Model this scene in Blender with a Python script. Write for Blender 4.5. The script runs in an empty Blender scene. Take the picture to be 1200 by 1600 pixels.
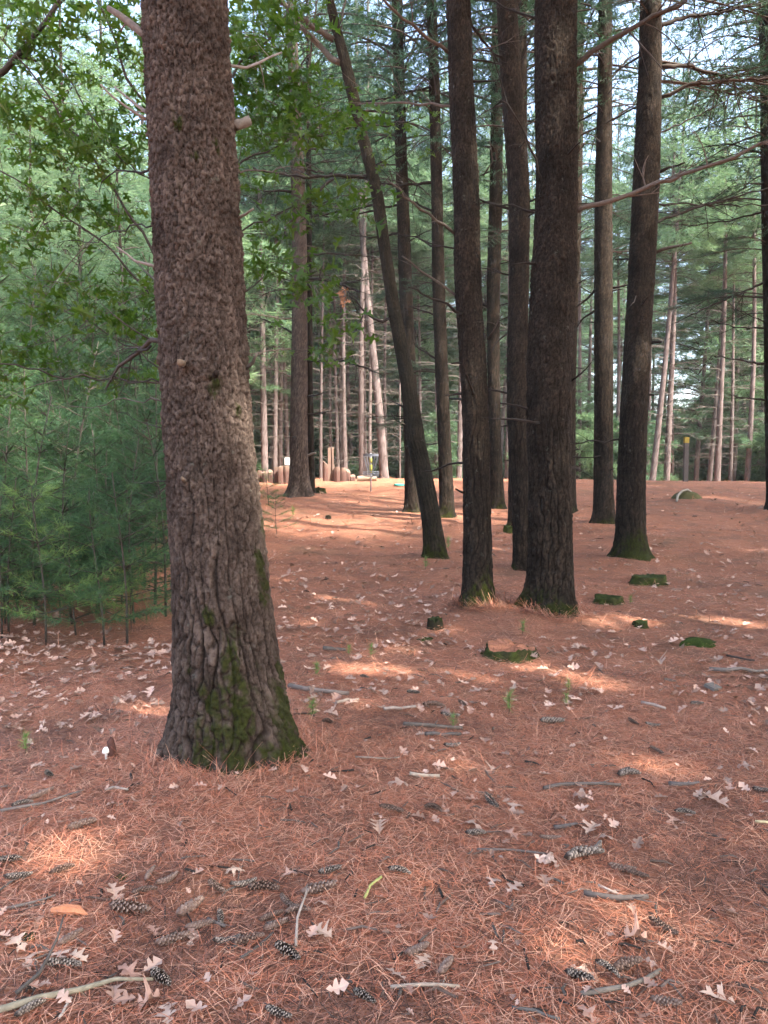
import bpy, math, random
import numpy as np
from mathutils import Vector, Matrix

# ------------------------------------------------------------------ camera, sky, sun, exposure
scene = bpy.context.scene
col = scene.collection
F_PX, CX, CY, HOR = 1155.0, 600.0, 800.0, 735.0      # photo is 1200 x 1600
CAM_H = 1.55
PITCH = math.atan((CY - HOR) / F_PX)
cam_d = bpy.data.cameras.new('camera')
cam = bpy.data.objects.new('camera', cam_d)
col.objects.link(cam)
cam.location = (0, 0, CAM_H)
cam.rotation_euler = (math.pi / 2 - PITCH, 0, 0)
cam_d.sensor_fit = 'VERTICAL'
cam_d.sensor_height = 36.0
cam_d.lens = 36.0 * F_PX / 1600.0
cam_d.clip_start = 0.05
cam_d.clip_end = 600
scene.camera = cam

SUN_EL, SUN_AZ = math.radians(52), math.atan2(0.78, -0.62)   # azimuth measured from +Y towards +X
SUN = np.array([math.cos(SUN_EL) * math.sin(SUN_AZ), math.cos(SUN_EL) * math.cos(SUN_AZ), math.sin(SUN_EL)])
world = bpy.data.worlds.new('World')
scene.world = world
world.use_nodes = True
wn = world.node_tree
bg = wn.nodes['Background']
sky = wn.nodes.new('ShaderNodeTexSky')
sky.sky_type = 'NISHITA'
sky.sun_disc = False
sky.sun_elevation = SUN_EL
sky.sun_rotation = SUN_AZ
sky.air_density = 1.0
sky.dust_density = 5.0
sky.ozone_density = 1.0
wn.links.new(sky.outputs[0], bg.inputs[0])
bg.inputs[1].default_value = 0.15
sun_d = bpy.data.lights.new('sun', 'SUN')
sun_d.energy = 3.2
sun_d.angle = math.radians(0.9)
sun_d.color = (1.0, 0.93, 0.82)
sun = bpy.data.objects.new('sun', sun_d)
col.objects.link(sun)
sun.rotation_euler = Vector(-SUN).to_track_quat('-Z', 'Y').to_euler()

vs = scene.view_settings
vs.view_transform = 'Standard'
vs.look = 'None'
vs.gamma = 1.0
vs.use_curve_mapping = False
vs.exposure = 2.85
cy = scene.cycles
cy.max_bounces = 4
cy.use_light_tree = False
cy.diffuse_bounces = 3
cy.glossy_bounces = 1
cy.transmission_bounces = 3
cy.transparent_max_bounces = 4
cy.caustics_reflective = False
cy.caustics_refractive = False
cy.sample_clamp_indirect = 4.0
cy.use_adaptive_sampling = True
cy.adaptive_threshold = 0.04

HAZE = 0.0006
R = random.Random(7)
NR = np.random.RandomState(7)

# ------------------------------------------------------------------ noise helpers
def _h(ix, iy, s):
    n = (ix.astype(np.int64) * 374761393 + iy.astype(np.int64) * 668265263 + s * 974634541) & 0x7fffffff
    n = ((n ^ (n >> 13)) * 1274126177) & 0x7fffffff
    n = ((n ^ (n >> 16)) * 668265263) & 0x7fffffff
    return ((n ^ (n >> 15)) & 0xffffff) / float(0xffffff)

def vnoise(x, y, s=0):
    x = np.asarray(x, float); y = np.asarray(y, float)
    ix = np.floor(x); iy = np.floor(y)
    fx = x - ix; fy = y - iy
    fx = fx * fx * (3 - 2 * fx); fy = fy * fy * (3 - 2 * fy)
    ix = ix.astype(np.int64); iy = iy.astype(np.int64)
    a = _h(ix, iy, s); b = _h(ix + 1, iy, s); c = _h(ix, iy + 1, s); d = _h(ix + 1, iy + 1, s)
    return (a * (1 - fx) + b * fx) * (1 - fy) + (c * (1 - fx) + d * fx) * fy

def fbm(x, y, s=0, o=3):
    t = 0; a = 0.5; f = 1.0
    for k in range(o):
        t = t + a * vnoise(np.asarray(x) * f, np.asarray(y) * f, s + k * 17); a *= .5; f *= 2.03
    return t / (1 - .5 ** o)

def sstep(a, b, x):
    t = np.clip((np.asarray(x, float) - a) / (b - a), 0, 1)
    return t * t * (3 - 2 * t)

def voronoi(u, v, per, s=0):
    """u wraps with integer period per. returns edge distance F2-F1, cell random, offset from the cell point"""
    iu = np.floor(u).astype(np.int64); iv = np.floor(v).astype(np.int64)
    F1 = np.full(u.shape, 9.0); F2 = np.full(u.shape, 9.0)
    rid = np.zeros(u.shape); du1 = np.zeros(u.shape); dv1 = np.zeros(u.shape)
    for a in (-1, 0, 1):
        for b in (-1, 0, 1):
            cu = iu + a; cv = iv + b
            cw = np.mod(cu, per)
            pu = cu + .15 + .7 * _h(cw, cv, s); pv = cv + .1 + .8 * _h(cw, cv, s + 5)
            dd = np.hypot(u - pu, v - pv)
            new = dd < F1
            F2 = np.where(new, F1, np.minimum(F2, dd))
            rid = np.where(new, _h(cw, cv, s + 9), rid)
            du1 = np.where(new, u - pu, du1); dv1 = np.where(new, v - pv, dv1)
            F1 = np.where(new, dd, F1)
    return F2 - F1, rid, du1, dv1

# ------------------------------------------------------------------ ground shape and pixel rays
MOUNDS = []
def g0(x, y):
    x = np.asarray(x, float); y = np.asarray(y, float)
    t = np.clip((y - 5) / 27, 0, 1)
    z = 1.17 * t * t * (3 - 2 * t)
    z = z - 0.055 * np.clip(y - 34, 0, 45)
    z = z - 0.012 * np.clip(x - 5, 0, 30) * sstep(12, 30, y)
    near = sstep(60, 25, y)
    z = z + near * (0.10 * (fbm(x * .45 + 31, y * .45 + 11, 3, 2) - .5) + .085 * (fbm(x * 1.1, y * 1.1 + 40, 5, 2) - .5) + .030 * (fbm(x * 3.7 + 3, y * 3.7, 15, 2) - .5))
    return z

def ground(x, y):
    x = np.asarray(x, float); y = np.asarray(y, float)
    z = g0(x, y)
    for (mx, my, mr, mh) in MOUNDS:
        z = z + mh * np.exp(-((x - mx) ** 2 + (y - my) ** 2) / (mr * mr))
    return z

CP, SP = math.cos(PITCH), math.sin(PITCH)
def ray(px, py):
    u = (px - CX) / F_PX; v = (CY - py) / F_PX
    return np.array([u, CP + v * SP, -SP + v * CP])

def P(px, py, Y):
    d = ray(px, py)
    t = Y / d[1]
    return np.array([d[0] * t, Y, CAM_H + d[2] * t])

_YS = np.geomspace(1.2, 60, 700)
def G(px, py, fn=None):
    d = ray(px, py)
    t = _YS / d[1]
    zz = CAM_H + d[2] * t - (fn or ground)(d[0] * t, _YS)
    k = np.argmax(zz < 0)
    if not (zz < 0).any():
        k = len(_YS) - 1
    a = zz[k - 1] / (zz[k - 1] - zz[k]) if k else 0
    Y = _YS[k - 1] + a * (_YS[k] - _YS[k - 1])
    p = P(px, py, Y)
    p[2] = (fn or ground)(p[0], p[1])
    return p

# ------------------------------------------------------------------ mesh / object helpers
def mk_mesh(name, V, Fs, mats, midx=None, smooth=False, colors=None):
    """Fs: list of int arrays (m,3) or (m,4)"""
    me = bpy.data.meshes.new(name)
    V = np.ascontiguousarray(V, dtype=np.float32)
    Fs = [np.asarray(f, dtype=np.int32) for f in Fs if len(f)]
    me.vertices.add(len(V)); me.vertices.foreach_set('co', V.ravel())
    nl = sum(f.size for f in Fs); npol = sum(len(f) for f in Fs)
    me.loops.add(nl); me.polygons.add(npol)
    me.loops.foreach_set('vertex_index', np.concatenate([f.ravel() for f in Fs]))
    sizes = np.concatenate([np.full(len(f), f.shape[1], np.int32) for f in Fs])
    starts = np.concatenate([[0], np.cumsum(sizes)[:-1]]).astype(np.int32)
    me.polygons.foreach_set('loop_start', starts)
    me.polygons.foreach_set('loop_total', sizes)
    for m in (mats if isinstance(mats, (list, tuple)) else [mats]):
        me.materials.append(m)
    if midx is not None:
        me.polygons.foreach_set('material_index', np.asarray(midx, np.int32))
    me.polygons.foreach_set('use_smooth', np.full(npol, bool(smooth)))
    if colors is not None:
        ca = me.color_attributes.new('tint', 'FLOAT_COLOR', 'POINT')
        c = np.ones((len(V), 4), np.float32); c[:, :colors.shape[1]] = colors
        ca.data.foreach_set('color', c.ravel())
    me.update(calc_edges=True)
    return me

def link(name, me, parent=None, loc=(0, 0, 0), rot=None, scale=None):
    o = bpy.data.objects.new(name, me)
    col.objects.link(o)
    o.location = loc
    if rot is not None: o.rotation_euler = rot
    if scale is not None: o.scale = scale if hasattr(scale, '__len__') else (scale,) * 3
    if parent is not None: o.parent = parent
    return o

def tag(o, label=None, cat=None, group=None, kind=None):
    if label: o['label'] = label
    if cat: o['category'] = cat
    if group: o['group'] = group
    if kind: o['kind'] = kind
    return o

def thing(name, loc, label, cat, group=None):
    return tag(link(name, None, None, tuple(loc)), label, cat, group)

class MB:
    def __init__(s): s.V = []; s.F4 = []; s.F3 = []; s.C = []; s.n = 0; s.m4 = []; s.m3 = []
    def add(s, V, F4=None, F3=None, c=None, m=0):
        V = np.asarray(V, float)
        if F4 is not None and len(F4): s.F4.append(np.asarray(F4) + s.n); s.m4.append(np.full(len(F4), m))
        if F3 is not None and len(F3): s.F3.append(np.asarray(F3) + s.n); s.m3.append(np.full(len(F3), m))
        s.V.append(V)
        cc = np.ones((len(V), 3)) if c is None else np.broadcast_to(np.asarray(c, float), (len(V), 3))
        s.C.append(cc); s.n += len(V)
    def tube(s, pts, rad, n=6, cap=True, c=None, m=0, wob=0.0):
        pts = np.asarray(pts, float); k = len(pts)
        rad = np.broadcast_to(np.asarray(rad, float), (k,))
        T = np.gradient(pts, axis=0); T /= np.linalg.norm(T, axis=1)[:, None] + 1e-9
        ref = np.array([0, 0, 1.0]) if abs(T[0][2]) < .9 else np.array([1.0, 0, 0])
        A = np.cross(T, ref); A /= np.linalg.norm(A, axis=1)[:, None] + 1e-9
        B = np.cross(T, A)
        th = np.linspace(0, 2 * np.pi, n, endpoint=False)
        rr = rad[:, None] * (1 + (wob * (NR.rand(k, n) - .5) if wob else 0))
        V = pts[:, None, :] + rr[:, :, None] * (np.cos(th)[None, :, None] * A[:, None, :] + np.sin(th)[None, :, None] * B[:, None, :])
        V = V.reshape(-1, 3)
        i = np.arange(k - 1)[:, None] * n; j = np.arange(n)[None, :]; j2 = (j + 1) % n
        F4 = np.stack([i + j, i + j2, i + n + j2, i + n + j], -1).reshape(-1, 4)
        F3 = None
        if cap:
            V = np.vstack([V, pts[0], pts[-1]])
            jj = np.arange(n); b = (k - 1) * n
            F3 = np.vstack([np.stack([jj, np.full(n, k * n), (jj + 1) % n], -1) , np.stack([b + jj, b + (jj + 1) % n, np.full(n, k * n + 1)], -1)])
        s.add(V, F4, F3, c, m)
    def box(s, lo, hi, c=None, m=0):
        (a, b, d), (e, f, g) = lo, hi
        V = [(a, b, d), (e, b, d), (e, f, d), (a, f, d), (a, b, g), (e, b, g), (e, f, g), (a, f, g)]
        s.add(V, [(0, 3, 2, 1), (4, 5, 6, 7), (0, 1, 5, 4), (1, 2, 6, 5), (2, 3, 7, 6), (3, 0, 4, 7)], None, c, m)
    def mesh(s, name, mats, smooth=False, off=None):
        V = np.concatenate(s.V)
        if off is not None: V = V - np.asarray(off)
        Fs = []; mi = []
        if s.F4: Fs.append(np.concatenate(s.F4)); mi.append(np.concatenate(s.m4))
        if s.F3: Fs.append(np.concatenate(s.F3)); mi.append(np.concatenate(s.m3))
        return mk_mesh(name, V, Fs, mats, np.concatenate(mi), smooth, np.concatenate(s.C))

# ------------------------------------------------------------------ materials
def new_mat(name):
    m = bpy.data.materials.new(name); m.use_nodes = True
    nt = m.node_tree; nt.nodes.clear()
    out = nt.nodes.new('ShaderNodeOutputMaterial')
    return m, nt, out
def N(nt, t, **kw):
    n = nt.nodes.new(t)
    for k, v in kw.items():
        if k.startswith('i_'): n.inputs[k[2:].replace('_', ' ')].default_value = v
        else: setattr(n, k, v)
    return n
def mixc(nt, f, a, b, mode='MIX'):
    n = nt.nodes.new('ShaderNodeMix'); n.data_type = 'RGBA'; n.blend_type = mode
    for sock, v in ((n.inputs[0], f), (n.inputs[6], a), (n.inputs[7], b)):
        if hasattr(v, 'links') or isinstance(v, bpy.types.NodeSocket): nt.links.new(v, sock)
        else: sock.default_value = v if not (isinstance(v, tuple) and len(v) == 3) else v + (1,)
    return n.outputs[2]
def noise(nt, scale, detail=4, rough=.55, vec=None, stretch=None, coord='Object'):
    tc = nt.nodes.new('ShaderNodeTexCoord')
    n = N(nt, 'ShaderNodeTexNoise'); n.inputs['Scale'].default_value = scale
    n.inputs['Detail'].default_value = detail; n.inputs['Roughness'].default_value = rough
    src = tc.outputs[coord]
    if stretch:
        mp = nt.nodes.new('ShaderNodeMapping'); mp.inputs['Scale'].default_value = stretch
        nt.links.new(src, mp.inputs[0]); src = mp.outputs[0]
    nt.links.new(src, n.inputs['Vector'])
    return n.outputs['Fac']
def ramp(nt, fac, stops):
    n = nt.nodes.new('ShaderNodeValToRGB')
    el = n.color_ramp.elements
    while len(el) < len(stops): el.new(.5)
    for e, (p, c) in zip(el, stops):
        e.position = p; e.color = tuple(c) + (1,) if len(c) == 3 else c
    nt.links.new(fac, n.inputs[0])
    return n.outputs[0]
def bump(nt, h, strength, dist=.01):
    b = nt.nodes.new('ShaderNodeBump'); b.inputs['Strength'].default_value = strength; b.inputs['Distance'].default_value = dist
    nt.links.new(h, b.inputs['Height']); return b.outputs[0]
def finish(nt, out, colr, rough=.85, normal=None, spec=.2):
    p = nt.nodes.new('ShaderNodeBsdfPrincipled')
    if isinstance(colr, bpy.types.NodeSocket): nt.links.new(colr, p.inputs['Base Color'])
    else: p.inputs['Base Color'].default_value = tuple(colr) + (1,)
    if isinstance(rough, bpy.types.NodeSocket): nt.links.new(rough, p.inputs['Roughness'])
    else: p.inputs['Roughness'].default_value = rough
    p.inputs['Specular IOR Level'].default_value = spec
    if normal is not None: nt.links.new(normal, p.inputs['Normal'])
    nt.links.new(p.outputs[0], out.inputs[0])
    return p

def bark_mat(name, cA, cB, cC, crack, moss=(.021, .026, .0045), scale=1.0, lichen=0.25):
    """tint attribute: r = plate random, g = plate height (0 in furrow), b = moss mask"""
    m, nt, out = new_mat(name)
    at = N(nt, 'ShaderNodeVertexColor', layer_name='tint')
    sp = nt.nodes.new('ShaderNodeSeparateColor'); nt.links.new(at.outputs[0], sp.inputs[0])
    c = ramp(nt, sp.outputs[0], [(.22, cA), (.52, cB), (.86, cC)])
    n1 = noise(nt, 70 * scale, 5, .65)
    c = mixc(nt, ramp(nt, n1, [(.3, (0, 0, 0)), (.75, (.75, .75, .75))]), c, mixc(nt, .35, cC, tuple(v * 1.6 for v in cC)))
    n2 = noise(nt, 4.5 * scale, 3)
    c = mixc(nt, ramp(nt, n2, [(.45, (0, 0, 0)), (.7, (.6, .6, .6))]), c, cA)
    gi = N(nt, 'ShaderNodeMath', operation='SUBTRACT'); gi.inputs[0].default_value = 1; nt.links.new(sp.outputs[1], gi.inputs[1])
    gm = N(nt, 'ShaderNodeMath', operation='MULTIPLY'); gm.inputs[1].default_value = .9; nt.links.new(gi.outputs[0], gm.inputs[0])
    c = mixc(nt, gm.outputs[0], c, crack)  # inner-bark brown, darkened further so colour adds shade to the furrows
    li = noise(nt, 16 * scale, 4, .6)
    c = mixc(nt, ramp(nt, li, [(.66, (0, 0, 0)), (.72, (lichen, lichen, lichen))]), c, (.17, .19, .155))
    n3 = noise(nt, 45, 4)
    mc = ramp(nt, n3, [(.3, tuple(v * .55 for v in moss)), (.7, tuple(v * 1.7 for v in moss))])
    c = mixc(nt, sp.outputs[2], c, mc)
    nb = noise(nt, 130 * scale, 5, .7)
    finish(nt, out, c, .9, bump(nt, nb, .9, .011), .1)
    return m

def leaf_mat(name, stops, trans=.35, tcol=None, nscale=1.2, rough=.5, spec=.25, attr=False):
    m, nt, out = new_mat(name)
    geo = nt.nodes.new('ShaderNodeNewGeometry')
    n = N(nt, 'ShaderNodeTexNoise'); n.inputs['Scale'].default_value = nscale; n.inputs['Detail'].default_value = 3
    nt.links.new(geo.outputs['Position'], n.inputs['Vector'])
    ri = N(nt, 'ShaderNodeMath', operation='MULTIPLY_ADD'); ri.inputs[1].default_value = .45
    nt.links.new(geo.outputs['Random Per Island'], ri.inputs[0])
    ns = N(nt, 'ShaderNodeMath', operation='MULTIPLY'); ns.inputs[1].default_value = .6; nt.links.new(n.outputs['Fac'], ns.inputs[0])
    nt.links.new(ns.outputs[0], ri.inputs[2])
    oi = nt.nodes.new('ShaderNodeObjectInfo')
    ro = N(nt, 'ShaderNodeMath', operation='MULTIPLY_ADD'); ro.inputs[1].default_value = .25
    nt.links.new(oi.outputs['Random'], ro.inputs[0]); nt.links.new(ri.outputs[0], ro.inputs[2])
    c = ramp(nt, ro.outputs[0], stops)
    if attr:
        at = N(nt, 'ShaderNodeVertexColor', layer_name='tint')
        c = mixc(nt, 1.0, c, at.outputs[0], 'MULTIPLY')
    p = nt.nodes.new('ShaderNodeBsdfPrincipled'); nt.links.new(c, p.inputs['Base Color'])
    p.inputs['Roughness'].default_value = rough; p.inputs['Specular IOR Level'].default_value = spec
    if trans > 0:
        t = nt.nodes.new('ShaderNodeBsdfTranslucent')
        nt.links.new(mixc(nt, .5, c, tcol or (.2, .3, .05)), t.inputs[0])
        mx = nt.nodes.new('ShaderNodeMixShader'); mx.inputs[0].default_value = trans
        nt.links.new(p.outputs[0], mx.inputs[1]); nt.links.new(t.outputs[0], mx.inputs[2])
        nt.links.new(mx.outputs[0], out.inputs[0])
    else: nt.links.new(p.outputs[0], out.inputs[0])
    return m

def attr_mat(name, rough=.8, nscale=60, amt=.35, spec=.2, b=.3):
    """colour straight from the tint attribute, with a little grain"""
    m, nt, out = new_mat(name)
    at = N(nt, 'ShaderNodeVertexColor', layer_name='tint')
    n1 = noise(nt, nscale, 4, .6)
    c = mixc(nt, amt, at.outputs[0], ramp(nt, n1, [(.25, (.25, .25, .25)), (.75, (1.35, 1.35, 1.35))]), 'MULTIPLY')
    finish(nt, out, c, rough, bump(nt, n1, b, .004) if b else None, spec)
    return m

M = {}
M['bark_main'] = bark_mat('bark_main', (.0145, .0088, .0063), (.045, .0298, .0222), (.128, .096, .077), (.0045, .0024, .0017))
M['bark_dark'] = bark_mat('bark_dark', (.0040, .0029, .0021), (.0118, .0085, .0060), (.046, .034, .0245), (.0015, .001, .0007), scale=.8)
M['bark_lean'] = bark_mat('bark_lean', (.007, .0055, .0036), (.016, .0128, .0083), (.043, .035, .024), (.003, .0022, .0014), scale=.8)
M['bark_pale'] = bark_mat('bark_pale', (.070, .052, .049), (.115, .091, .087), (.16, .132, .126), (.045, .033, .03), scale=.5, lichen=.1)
M['dead_wood'] = attr_mat('dead_wood', .85, 40, .5)
M['needles_ground'] = attr_mat('needles_ground', .6, 30, .25, .25, 0)
M['cone'] = attr_mat('cone', .6, 120, .35, .3, .2)
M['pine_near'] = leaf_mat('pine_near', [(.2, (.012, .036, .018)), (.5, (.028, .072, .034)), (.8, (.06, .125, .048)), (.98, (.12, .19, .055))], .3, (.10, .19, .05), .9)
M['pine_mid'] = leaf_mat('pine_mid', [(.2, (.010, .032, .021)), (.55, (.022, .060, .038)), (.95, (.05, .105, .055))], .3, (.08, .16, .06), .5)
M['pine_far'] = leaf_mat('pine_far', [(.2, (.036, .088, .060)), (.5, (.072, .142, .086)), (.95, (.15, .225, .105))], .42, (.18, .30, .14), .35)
M['oak_leaf'] = leaf_mat('oak_leaf', [(.2, (.017, .048, .007)), (.6, (.036, .088, .012)), (.98, (.095, .135, .020))], .42, (.13, .25, .015), 1.5, .45, .3)
M['dry_leaf'] = leaf_mat('dry_leaf', [(.15, (.20, .125, .095)), (.5, (.34, .235, .185)), (.9, (.48, .37, .30))], .12, (.5, .3, .15), 25, .7, .2, attr=True)
M['moss'] = attr_mat('moss', .95, 90, .7, .05, .8)
M['metal'] = attr_mat('metal', .4, 30, .15, .5, 0)
M['paint'] = attr_mat('paint', .6, 20, .1, .4, 0)

def ground_mat():
    m, nt, out = new_mat('forest_floor')
    a = noise(nt, 2.2, 5, .6); b = noise(nt, 55, 5, .7, stretch=(1, .45, 1)); c3 = noise(nt, 240, 3, .7, stretch=(.35, 1, 1)); c4 = noise(nt, .55, 3)
    base = ramp(nt, b, [(.2, (.06, .028, .02)), (.42, (.20, .086, .052)), (.62, (.33, .157, .098)), (.85, (.50, .295, .20))])
    base = mixc(nt, ramp(nt, c3, [(.35, (0, 0, 0)), (.7, (.7, .7, .7))]), base, (.36, .152, .09))
    base = mixc(nt, ramp(nt, a, [(.46, (0, 0, 0)), (.68, (.75, .75, .75))]), base, (.14, .078, .056))
    base = mixc(nt, ramp(nt, c4, [(.55, (0, 0, 0)), (.72, (.30, .30, .30))]), base, (.13, .10, .055))
    h = mixc(nt, .5, b, c3)
    finish(nt, out, base, .9, bump(nt, h, .9, .02), .1)
    return m
M['ground'] = ground_mat()

def lit(c, a, b, n):   # random tints
    t = NR.rand(n, 1)
    return np.asarray(a) * (1 - t) + np.asarray(b) * t

# ------------------------------------------------------------------ trunks seen in the photograph
# base pixel, then (row, centre column, width) up the stem; widths in photo pixels
TREES = {
 'T1': dict(base=(366, 1200), p=[(1200, 364, 172), (1130, 360, 166), (1000, 354, 155), (900, 344, 147), (750, 330, 136), (600, 320, 136), (450, 312, 132), (300, 305, 130), (150, 297, 129), (0, 288, 127)],
   mat='bark_main', nth=270, dz=.0068, flare=.42, lobes=5, moss=(.34, -.75, .85), depth=.022, spots=[(347, 225, 18), (320, 238, 14), (300, 290, 12), (295, 190, 14), (288, 170, 10), (350, 605, 20), (378, 640, 12), (415, 830, 20), (410, 880, 22), (418, 930, 20), (345, 960, 14), (380, 1010, 26), (380, 1090, 34), (340, 1100, 22), (440, 1100, 30), (310, 1040, 16)], roots=[(-.2, .42, .42), (-2.95, .26, .35), (-1.35, .14, .3), (-.75, .18, .25), (1.5, .3, .5), (2.3, .25, .4)], top=17, crown=9.5,
   label='thick reddish grey pine trunk in the left foreground with mossy flared base'),
 'T2': dict(base=(860, 966), p=[(966, 860, 72), (900, 860, 68), (800, 859, 65), (700, 859, 66), (600, 858, 69), (450, 864, 70), (300, 871, 63), (150, 867, 62), (0, 868, 63)],
   mat='bark_dark', nth=170, dz=.015, flare=.40, lobes=5, moss=(.14, -2.2, 1.5), depth=.022, top=18, crown=10,
   label='thickest dark pine of the middle group with furrowed bark and mossy flared roots'),
 'T3': dict(base=(745, 958), p=[(958, 745, 50), (900, 746, 45), (800, 745, 42), (700, 743, 41), (600, 741, 41), (450, 731, 41), (300, 729, 40), (150, 721, 38), (0, 716, 37)],
   mat='bark_dark', nth=120, dz=.018, flare=.25, lobes=4, moss=(.20, -.9, 1.7), depth=.016, top=16, crown=10,
   label='sun-flecked pine just left of the thickest dark pine, yellow moss at its foot'),
 'T4': dict(base=(815, 893), p=[(893, 816, 29), (800, 815, 28), (700, 809, 31), (600, 807, 31), (450, 811, 31), (300, 812, 33), (150, 800, 32), (0, 791, 31)],
   mat='bark_dark', nth=80, dz=.028, flare=.2, lobes=4, moss=(.14, 2.6, .8), depth=.015, top=17, crown=9,
   label='dark pine half hidden behind the left edge of the thickest pine'),
 'T4b': dict(base=(800, 826), p=[(826, 803, 19), (600, 806, 18), (300, 816, 16), (0, 815, 15)],
   mat='bark_dark', nth=48, dz=.05, flare=.25, lobes=4, moss=(.2, 2.6, 1), depth=.015, top=18, crown=8,
   label='slim dark pine with mossy foot just behind the half hidden pine'),
 'T5': dict(base=(778, 797), p=[(797, 778, 23), (700, 774, 18.5), (600, 771, 18.5), (450, 771, 21), (300, 775, 20), (150, 776, 18), (0, 778, 17)],
   mat='bark_dark', nth=60, dz=.04, flare=.3, lobes=4, moss=(.2, -1.4, .8), depth=.017, top=19, crown=8,
   label='straight dark pine seen between the sun-flecked pine and the half hidden pine'),
 'T6': dict(base=(700, 812), p=[(812, 699, 24), (700, 695, 20), (600, 691, 20), (450, 685, 19.5), (300, 683, 17.5), (150, 679, 17), (0, 674, 15)],
   mat='bark_dark', nth=64, dz=.04, flare=.3, lobes=4, moss=(.25, -1.6, 1), depth=.016, top=19, crown=8.5,
   label='almost black slender pine between the leaning oak and the sun-flecked pine'),
 'T7': dict(base=(646, 803), p=[(803, 646, 27), (700, 644, 24), (600, 640, 22), (400, 632, 20), (220, 626, 18), (0, 620, 16)],
   mat='bark_dark', nth=64, dz=.04, flare=.2, lobes=4, moss=(.2, -1.5, .6), depth=.017, top=19, crown=8,
   label='dark pine standing directly behind the leaning oak'),
 'T9': dict(base=(944, 822), p=[(822, 944, 33), (750, 943, 29), (650, 943, 28), (480, 943, 28), (300, 943, 26), (150, 945, 22), (0, 946, 20)],
   mat='bark_dark', nth=76, dz=.032, flare=.25, lobes=4, moss=(.12, -1.5, .7), depth=.016, top=17, crown=8.5,
   label='straight brown pine just left of the tree with the bright green moss base'),
 'T10': dict(base=(986, 878), p=[(878, 986, 47), (800, 986, 43), (700, 988, 42), (600, 993, 41), (480, 999, 39), (300, 1009, 40), (200, 1013, 37), (100, 1017, 34), (0, 1017, 31)],
   mat='bark_dark', nth=110, dz=.022, flare=.3, lobes=5, moss=(.26, -1.4, 1.9), depth=.015, top=15, crown=9.5,
   label='olive brown pine on the right with a bright green mossy base'),
 'T11': dict(base=(1216, 800), p=[(800, 1216, 33), (600, 1211, 29), (400, 1206, 28), (250, 1204, 27), (0, 1198, 22)],
   mat='bark_dark', nth=50, dz=.05, flare=.25, lobes=4, moss=(.2, -1.5, .6), depth=.016, top=17, crown=8,
   label='dark pine trunk cut off by the right edge of the picture'),
 'T2b': dict(base=(886, 803), p=[(803, 886, 29), (700, 887, 24), (600, 888, 22), (300, 900, 19), (0, 903, 18)],
   mat='bark_dark', nth=56, dz=.045, flare=.25, lobes=4, moss=(.15, -1.5, .6), depth=.016, top=18, crown=8,
   label='dark pine peeping out behind the right edge of the thickest pine'),
 'T12': dict(base=(468, 780), p=[(780, 468, 36), (740, 468, 29), (680, 467, 26.5), (580, 467.5, 25), (480, 468, 24), (380, 468, 23), (300, 466, 22), (150, 460, 17), (0, 455, 14)],
   mat='bark_main', nth=76, dz=.045, flare=.3, lobes=5, moss=(.15, 3, .5), depth=.013, top=18, crown=9,
   label='brown pine with flared foot right of the foreground trunk, beside the log palisade'),
 'T12b': dict(base=(487, 776), p=[(776, 487, 11), (600, 484, 9.5), (380, 483, 9), (200, 482, 8)],
   mat='bark_dark', nth=32, dz=.09, flare=.3, lobes=4, moss=(.15, 3, .3), depth=.008, top=16, crown=9,
   label='thin grey pine touching the brown pine by the log palisade'),
}
for k, t in TREES.items():
    b = G(*t['base'], fn=g0)
    t['B'] = b; t['Y'] = b[1]
    r = t['p'][0][2] / 2 / F_PX * b[1]
    MOUNDS.append((b[0], b[1], 2.7 * r + .22, .03 + .22 * r))
lean_base = G(681, 875, fn=g0)
MOUNDS.append((lean_base[0], lean_base[1], .6, .05))

# ------------------------------------------------------------------ ground sheet
def axis(lo, hi, d0, d1, s, grow):
    a = list(np.arange(d0, d1 + 1e-6, s)); st = s
    while a[-1] < hi: st *= grow; a.append(a[-1] + st)
    st = s; b = [d0]
    while b[-1] > lo: st *= grow; b.append(b[-1] - st)
    return np.array(b[:0:-1] + a)
def build_ground():
    xs = axis(-160, 160, -5.5, 6.0, .07, 1.06); ys = axis(-40, 230, 1.0, 13.0, .07, 1.035)
    X, Y = np.meshgrid(xs, ys)
    Z = ground(X, Y)
    V = np.stack([X, Y, Z], -1).reshape(-1, 3)
    nx, ny = len(xs), len(ys)
    i = np.arange(ny - 1)[:, None] * nx + np.arange(nx - 1)[None, :]
    F4 = np.stack([i, i + 1, i + nx + 1, i + nx], -1).reshape(-1, 4)
    me = mk_mesh('ground', V, [F4], M['ground'], smooth=True)
    tag(link('ground', me), 'reddish forest floor rising gently to a crest', None, None, 'structure')
build_ground()

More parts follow.
